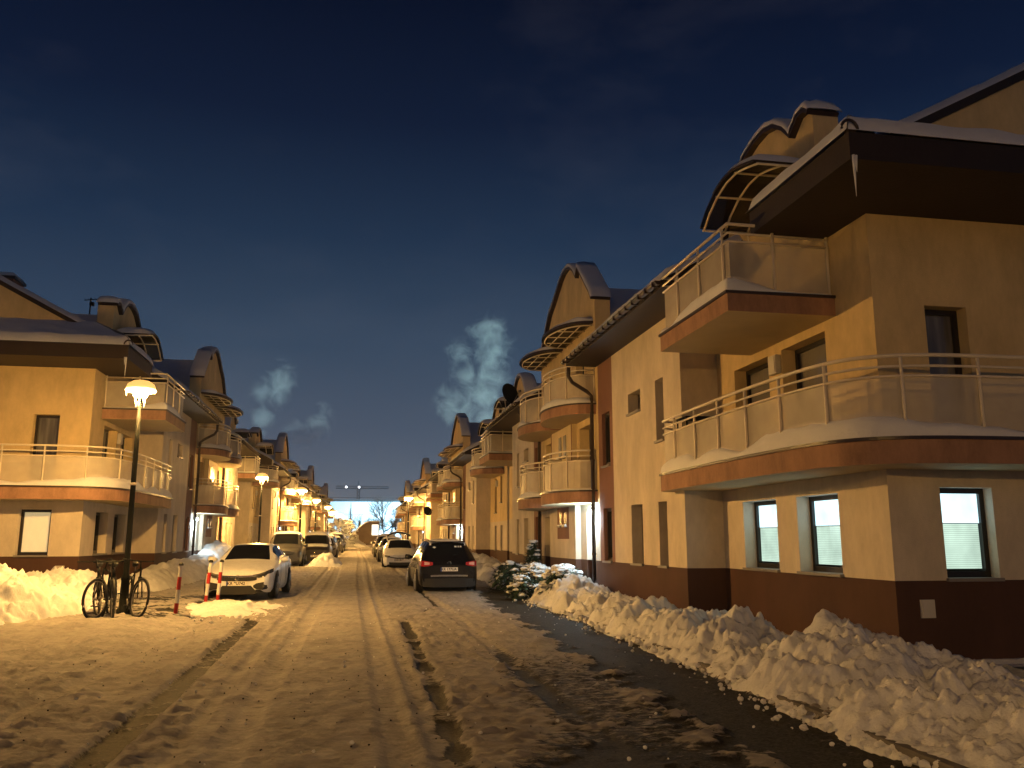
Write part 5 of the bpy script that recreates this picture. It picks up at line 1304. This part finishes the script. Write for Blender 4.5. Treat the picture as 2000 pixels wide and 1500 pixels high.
for i, (x, y, hh, lab) in enumerate(((-2.1, 104, 3.6, 'snow-covered bush glowing under the fifth lamp'), (-1.5, 118, 3.8, 'snow-covered bush glowing under the sixth lamp'), (-.9, 133, 3.9, 'snow-covered bush glowing beside the arched hall'))):
    shrub('snowy_bush', (x, y, gzf(y)), 1.5, hh, 500, 50+i, lab, 'bush', .0, grp='snow-laden bushes lit by the far lamps')
    b = MB(); r = random.Random(60+i)
    for k in range(150):
        u = r.random(); a = r.random()*6.28; q = 1.5*math.sqrt(max(.05, 1-u*u))*r.random()**.35; clod(b, (q*math.cos(a), q*math.sin(a), hh*(.1+.9*u)), .09+.12*r.random(), M_snow, r)
    b.build('snow', [o for o in bpy.data.objects if o.name.startswith('snowy_bush')][-1] if False else bpy.data.objects['snowy_bush' if i == 0 else 'snowy_bush.%03d' % i])
# arched-roof hall closing the view
hall = empty('arched_hall', (0, 150, gzf(150)-.2), 0, 'low brown hall with a curved snowy roof closing the street', 'hall')
hw = MB(); pr = [(-1.4, .0)]+[(-1.4+4.0*k/12, .6+3.6*math.sin(math.pi/2*k/12)) for k in range(13)]+[(4.0, 4.2), (4.0, 0)]
hw.prism(pr, lambda p: (p[0], 0, p[1]), lambda p: (p[0], 22, p[1]), M_red, M_metal, mat('hall_brown_boards', (.17, .125, .09), .85, .5, 4, .2, 1)); hw.build('wall', hall)
hs = MB(); hs.tube([(p[0], -.1, p[1]+.05) for p in pr[1:-1]], .11, M_snow, 6); hs.box((2.75, -.05, 1.9), (3.85, -.02, 3.7), emit_mat('hall_window_glow', (1, .93, .75), 1.6)); hs.build('roof_edge', hall)
# big floodlit shed far behind, the bright band on the skyline
shed = empty('floodlit_hall', (0, 262, 0), 0, 'long pale floodlit hall behind the frosted trees', 'hall')
sw = MB(); sw.box((-70, 0, -1), (90, 30, 12.9), mat('pale_cladding', (.62, .64, .66), .8, .2, 2, .15, .15)); sw.build('wall', shed)
sr = MB(); sr.box((-70.5, -.6, 12.9), (90.5, 30, 13.5), M_frost); sr.build('roof_edge', shed)
M_flood = emit_mat('floodlight_glow', (.75, .92, 1), 30)
for i, (x, z) in enumerate(((8.2, 5.2), (1.5, 5.0), (17, 4.8))):
    fl = empty('floodlight', (x, 246, 0), 0, ['floodlight mast glaring behind the tallest bare tree', 'floodlight mast behind the arched hall', 'floodlight mast hidden by the far right block'][i], 'floodlight', 'floodlights of the far hall')
    p = MB(); p.tube([(0, 0, 0), (0, 0, z)], .08, M_pole, 6); p.build('mast', fl); h = MB(); h.box((-.5, -.1, z), (.5, .15, z+.35), M_pole); h.box((-.42, .15, z+.04), (.42, .18, z+.31), M_flood); h.build('lamp_head', fl)
    l = bpy.data.lights.new('floodlight_beam', 'POINT'); l.energy = 20000 if i < 1 else 9000; l.color = (.45, .80, 1.0); l.shadow_soft_size = .4
    lo = bpy.data.objects.new('floodlight_beam', l); COL.objects.link(lo); lo.location = (x, 247, z+1.2)
# overhead cables
cb = MB()
for z, y in ((15.4, 262.5),):
    cb.tube([(-60, 240, 13.6), (-20, 240, 13.1), (20, 240, 13.0), (60, 240, 13.6)], .05, M_pole, 4)
    cb.tube([(-60, 240, 8.8), (0, 240, 8.5), (60, 240, 8.8)], .035, M_pole, 4)
tag(cb.build('overhead_cable'), 'thin overhead cables strung across the far skyline', 'cable')
# tower crane
cr_ = empty('tower_crane', (.6, 350, 0), 0, 'distant tower crane with two white lights over the street end', 'crane')
m_ = MB()
for a in ((-.5, -.5), (.5, -.5), (.5, .5), (-.5, .5)): m_.tube([(a[0], a[1], 0), (a[0], a[1], 22.2)], .12, M_frost, 4)
for k in range(14): z = 3+k*1.4; m_.tube([(-.5, -.5, z), (.5, -.5, z+1.4)], .06, M_frost, 4); m_.tube([(.5, -.5, z), (-.5, -.5, z+1.4)], .06, M_frost, 4)
m_.build('mast', cr_)
j = MB()
for z, y in ((22.0, -.4), (22.0, .4), (22.9, 0)): j.tube([(-9, y, z), (12, y, z)], .09, M_frost, 4)
for k in range(21): j.tube([(-9+k, -.4, 22.0), (-8.5+k, 0, 22.9), (-8+k, -.4, 22.0)], .05, M_frost, 4)
j.tube([(0, 0, 22.2), (0, 0, 25)], .1, M_frost, 4); j.build('jib', cr_)
l_ = MB(); 
for x in (-4.9, .2): l_.lathe([(0, -.45), (.32, -.3), (.45, 0), (.32, .3), (0, .45)], emit_mat('crane_lamp_glow', (.9, .92, 1), 3.5), (x, -.8, 22.5), 10)
l_.build('work_light', cr_)

# ------------------------------------------------------------------ chimney smoke, lit by unseen lights added behind the blocks
def smoke(name, pts, dens, seed, label):
    """closed puff hull along a path: pts (x,y,z,r)"""
    m = bpy.data.materials.new(name+'_vapour'); m.use_nodes = True; t = m.node_tree; t.nodes.clear()
    o = nd(t, 'ShaderNodeOutputMaterial'); v = nd(t, 'ShaderNodeVolumePrincipled'); v.inputs['Color'].default_value = (.92, .97, .97, 1); v.inputs['Anisotropy'].default_value = .0
    c = nd(t, 'ShaderNodeTexCoord'); n = nd(t, 'ShaderNodeTexNoise', Scale=.55, Detail=8.0, Roughness=.62, Distortion=.8); t.links.new(c.outputs['Object'], n.inputs[0])
    mpp = nd(t, 'ShaderNodeMapping'); mpp.inputs['Location'].default_value = (seed*3.3, seed, 0); t.links.new(c.outputs['Object'], mpp.inputs[0]); t.links.new(mpp.outputs[0], n.inputs[0])
    # fade towards hull edge: distance to path handled by summed metaball-like falloff per puff
    last = None
    for (x, y, z, rad) in pts:
        vd = nd(t, 'ShaderNodeVectorMath', operation='DISTANCE'); t.links.new(c.outputs['Object'], vd.inputs[0]); vd.inputs[1].default_value = (x, y, z)
        mr = nd(t, 'ShaderNodeMapRange'); mr.inputs[1].default_value = 0; mr.inputs[2].default_value = rad*1.35; mr.inputs[3].default_value = 1; mr.inputs[4].default_value = 0; mr.interpolation_type = 'SMOOTHSTEP'
        t.links.new(vd.outputs['Value'], mr.inputs[0])
        if last is None: last = mr.outputs[0]
        else: a = nd(t, 'ShaderNodeMath', operation='MAXIMUM'); t.links.new(last, a.inputs[0]); t.links.new(mr.outputs[0], a.inputs[1]); last = a.outputs[0]
    k1 = nd(t, 'ShaderNodeMath', operation='MULTIPLY_ADD'); t.links.new(n.outputs[0], k1.inputs[0]); k1.inputs[1].default_value = 4.2; k1.inputs[2].default_value = -2.42
    k2 = nd(t, 'ShaderNodeMath', operation='ADD'); t.links.new(k1.outputs[0], k2.inputs[0]); t.links.new(last, k2.inputs[1])
    k3 = nd(t, 'ShaderNodeMapRange'); k3.inputs[1].default_value = 0; k3.inputs[2].default_value = 1.2; k3.inputs[3].default_value = 0; k3.inputs[4].default_value = dens; t.links.new(k2.outputs[0], k3.inputs[0])
    k4 = nd(t, 'ShaderNodeMath', operation='MULTIPLY'); sm_ = nd(t, 'ShaderNodeMapRange'); sm_.inputs[2].default_value = .25; t.links.new(last, sm_.inputs[0]); t.links.new(sm_.outputs[0], k4.inputs[0]); t.links.new(k3.outputs[0], k4.inputs[1])
    t.links.new(k4.outputs[0], v.inputs['Density'])
    t.links.new(v.outputs[0], o.inputs['Volume'])
    x0 = min(p[0]-p[3]*1.35 for p in pts); x1 = max(p[0]+p[3]*1.35 for p in pts); y0 = min(p[1]-p[3] for p in pts); y1 = max(p[1]+p[3] for p in pts); z0 = min(p[2]-p[3]*.9 for p in pts); z1 = max(p[2]+p[3]*1.35 for p in pts)
    b = MB(); b.box((x0, y0, z0), (x1, y1, z1), m); ob = b.build(name); ob['kind'] = 'stuff'; ob['label'] = label; ob['category'] = 'smoke'
    return ob
SMOKE = True
if SMOKE:
    smoke('chimney_smoke', [(11.9, 80, 13.0, 2.0), (12.0, 80, 15.2, 2.0), (12.3, 80, 17.3, 2.1), (12.5, 80, 19.5, 2.3), (12.4, 80, 21.2, 2.4), (11.3, 80, 16, 2.6), (10.4, 80, 14.2, 2.0), (8.9, 80, 14.6, 1.9), (8.3, 80, 13.3, 1.3), (10.2, 80, 17.0, 1.9), (9.6, 80, 19.5, 1.7)], .27, 1, 'tall pale plume of chimney smoke over the right-hand blocks')
    smoke('chimney_smoke', [(-9.2, 80, 10.8, 1.1), (-8.9, 80, 12.8, 1.3), (-8.3, 80, 14.8, 1.7), (-7.6, 80, 16.4, 1.8), (-6.0, 80, 11.0, 1.2), (-5.0, 80, 11.2, 1.5), (-3.7, 80, 12.0, 1.5), (-3.3, 80, 13.2, 1.1)], .16, 4, 'thin twin plumes of chimney smoke over the left-hand blocks')
    for (x, y, z, e) in ((20.5, 92, 8.5, 27000), (-19, 92, 8.5, 26000)):  # added spotlights on masts, put in to brighten the smoke
        yl = empty('smoke_fill_light', (x, y, 0), 0, 'unseen floodlight added behind the %s blocks to light the smoke' % ('right' if x > 0 else 'left'), 'floodlight', 'added smoke lights behind the blocks')
        p = MB(); p.tube([(0, 0, 0), (0, 0, z)], .09, M_pole, 6); p.build('mast', yl); h = MB(); h.box((-.4, -.3, z), (.4, .3, z+.15), M_pole); h.box((-.35, -.25, z+.15), (.35, .25, z+.2), M_flood); h.build('lamp_head', yl)
        l = bpy.data.lights.new('smoke_fill_beam', 'SPOT'); l.energy = e; l.color = (.62, .95, .98); l.shadow_soft_size = .3; l.spot_size = math.radians(95); l.spot_blend = .6
        lo = bpy.data.objects.new('smoke_fill_beam', l); COL.objects.link(lo); lo.location = (x, y, z+.4)
        lo.rotation_euler = (Vector((11 if x > 0 else -6, 80, 16 if x > 0 else 13))-Vector(lo.location)).to_track_quat('-Z', 'Y').to_euler()

HAZE = .0003
if HAZE:
    hm = bpy.data.materials.new('night_air'); hm.use_nodes = True; t = hm.node_tree; t.nodes.clear()
    o = nd(t, 'ShaderNodeOutputMaterial'); v = nd(t, 'ShaderNodeVolumePrincipled'); v.inputs['Color'].default_value = (.9, .93, .97, 1); v.inputs['Density'].default_value = HAZE; v.inputs['Anisotropy'].default_value = .3
    t.links.new(v.outputs[0], o.inputs['Volume'])
    b = MB(); b.box((-420, -140, -1.5), (420, 920, 30), hm); ob = b.build('haze'); ob['kind'] = 'stuff'; ob['label'] = 'thin frosty night haze'; ob['category'] = 'haze'
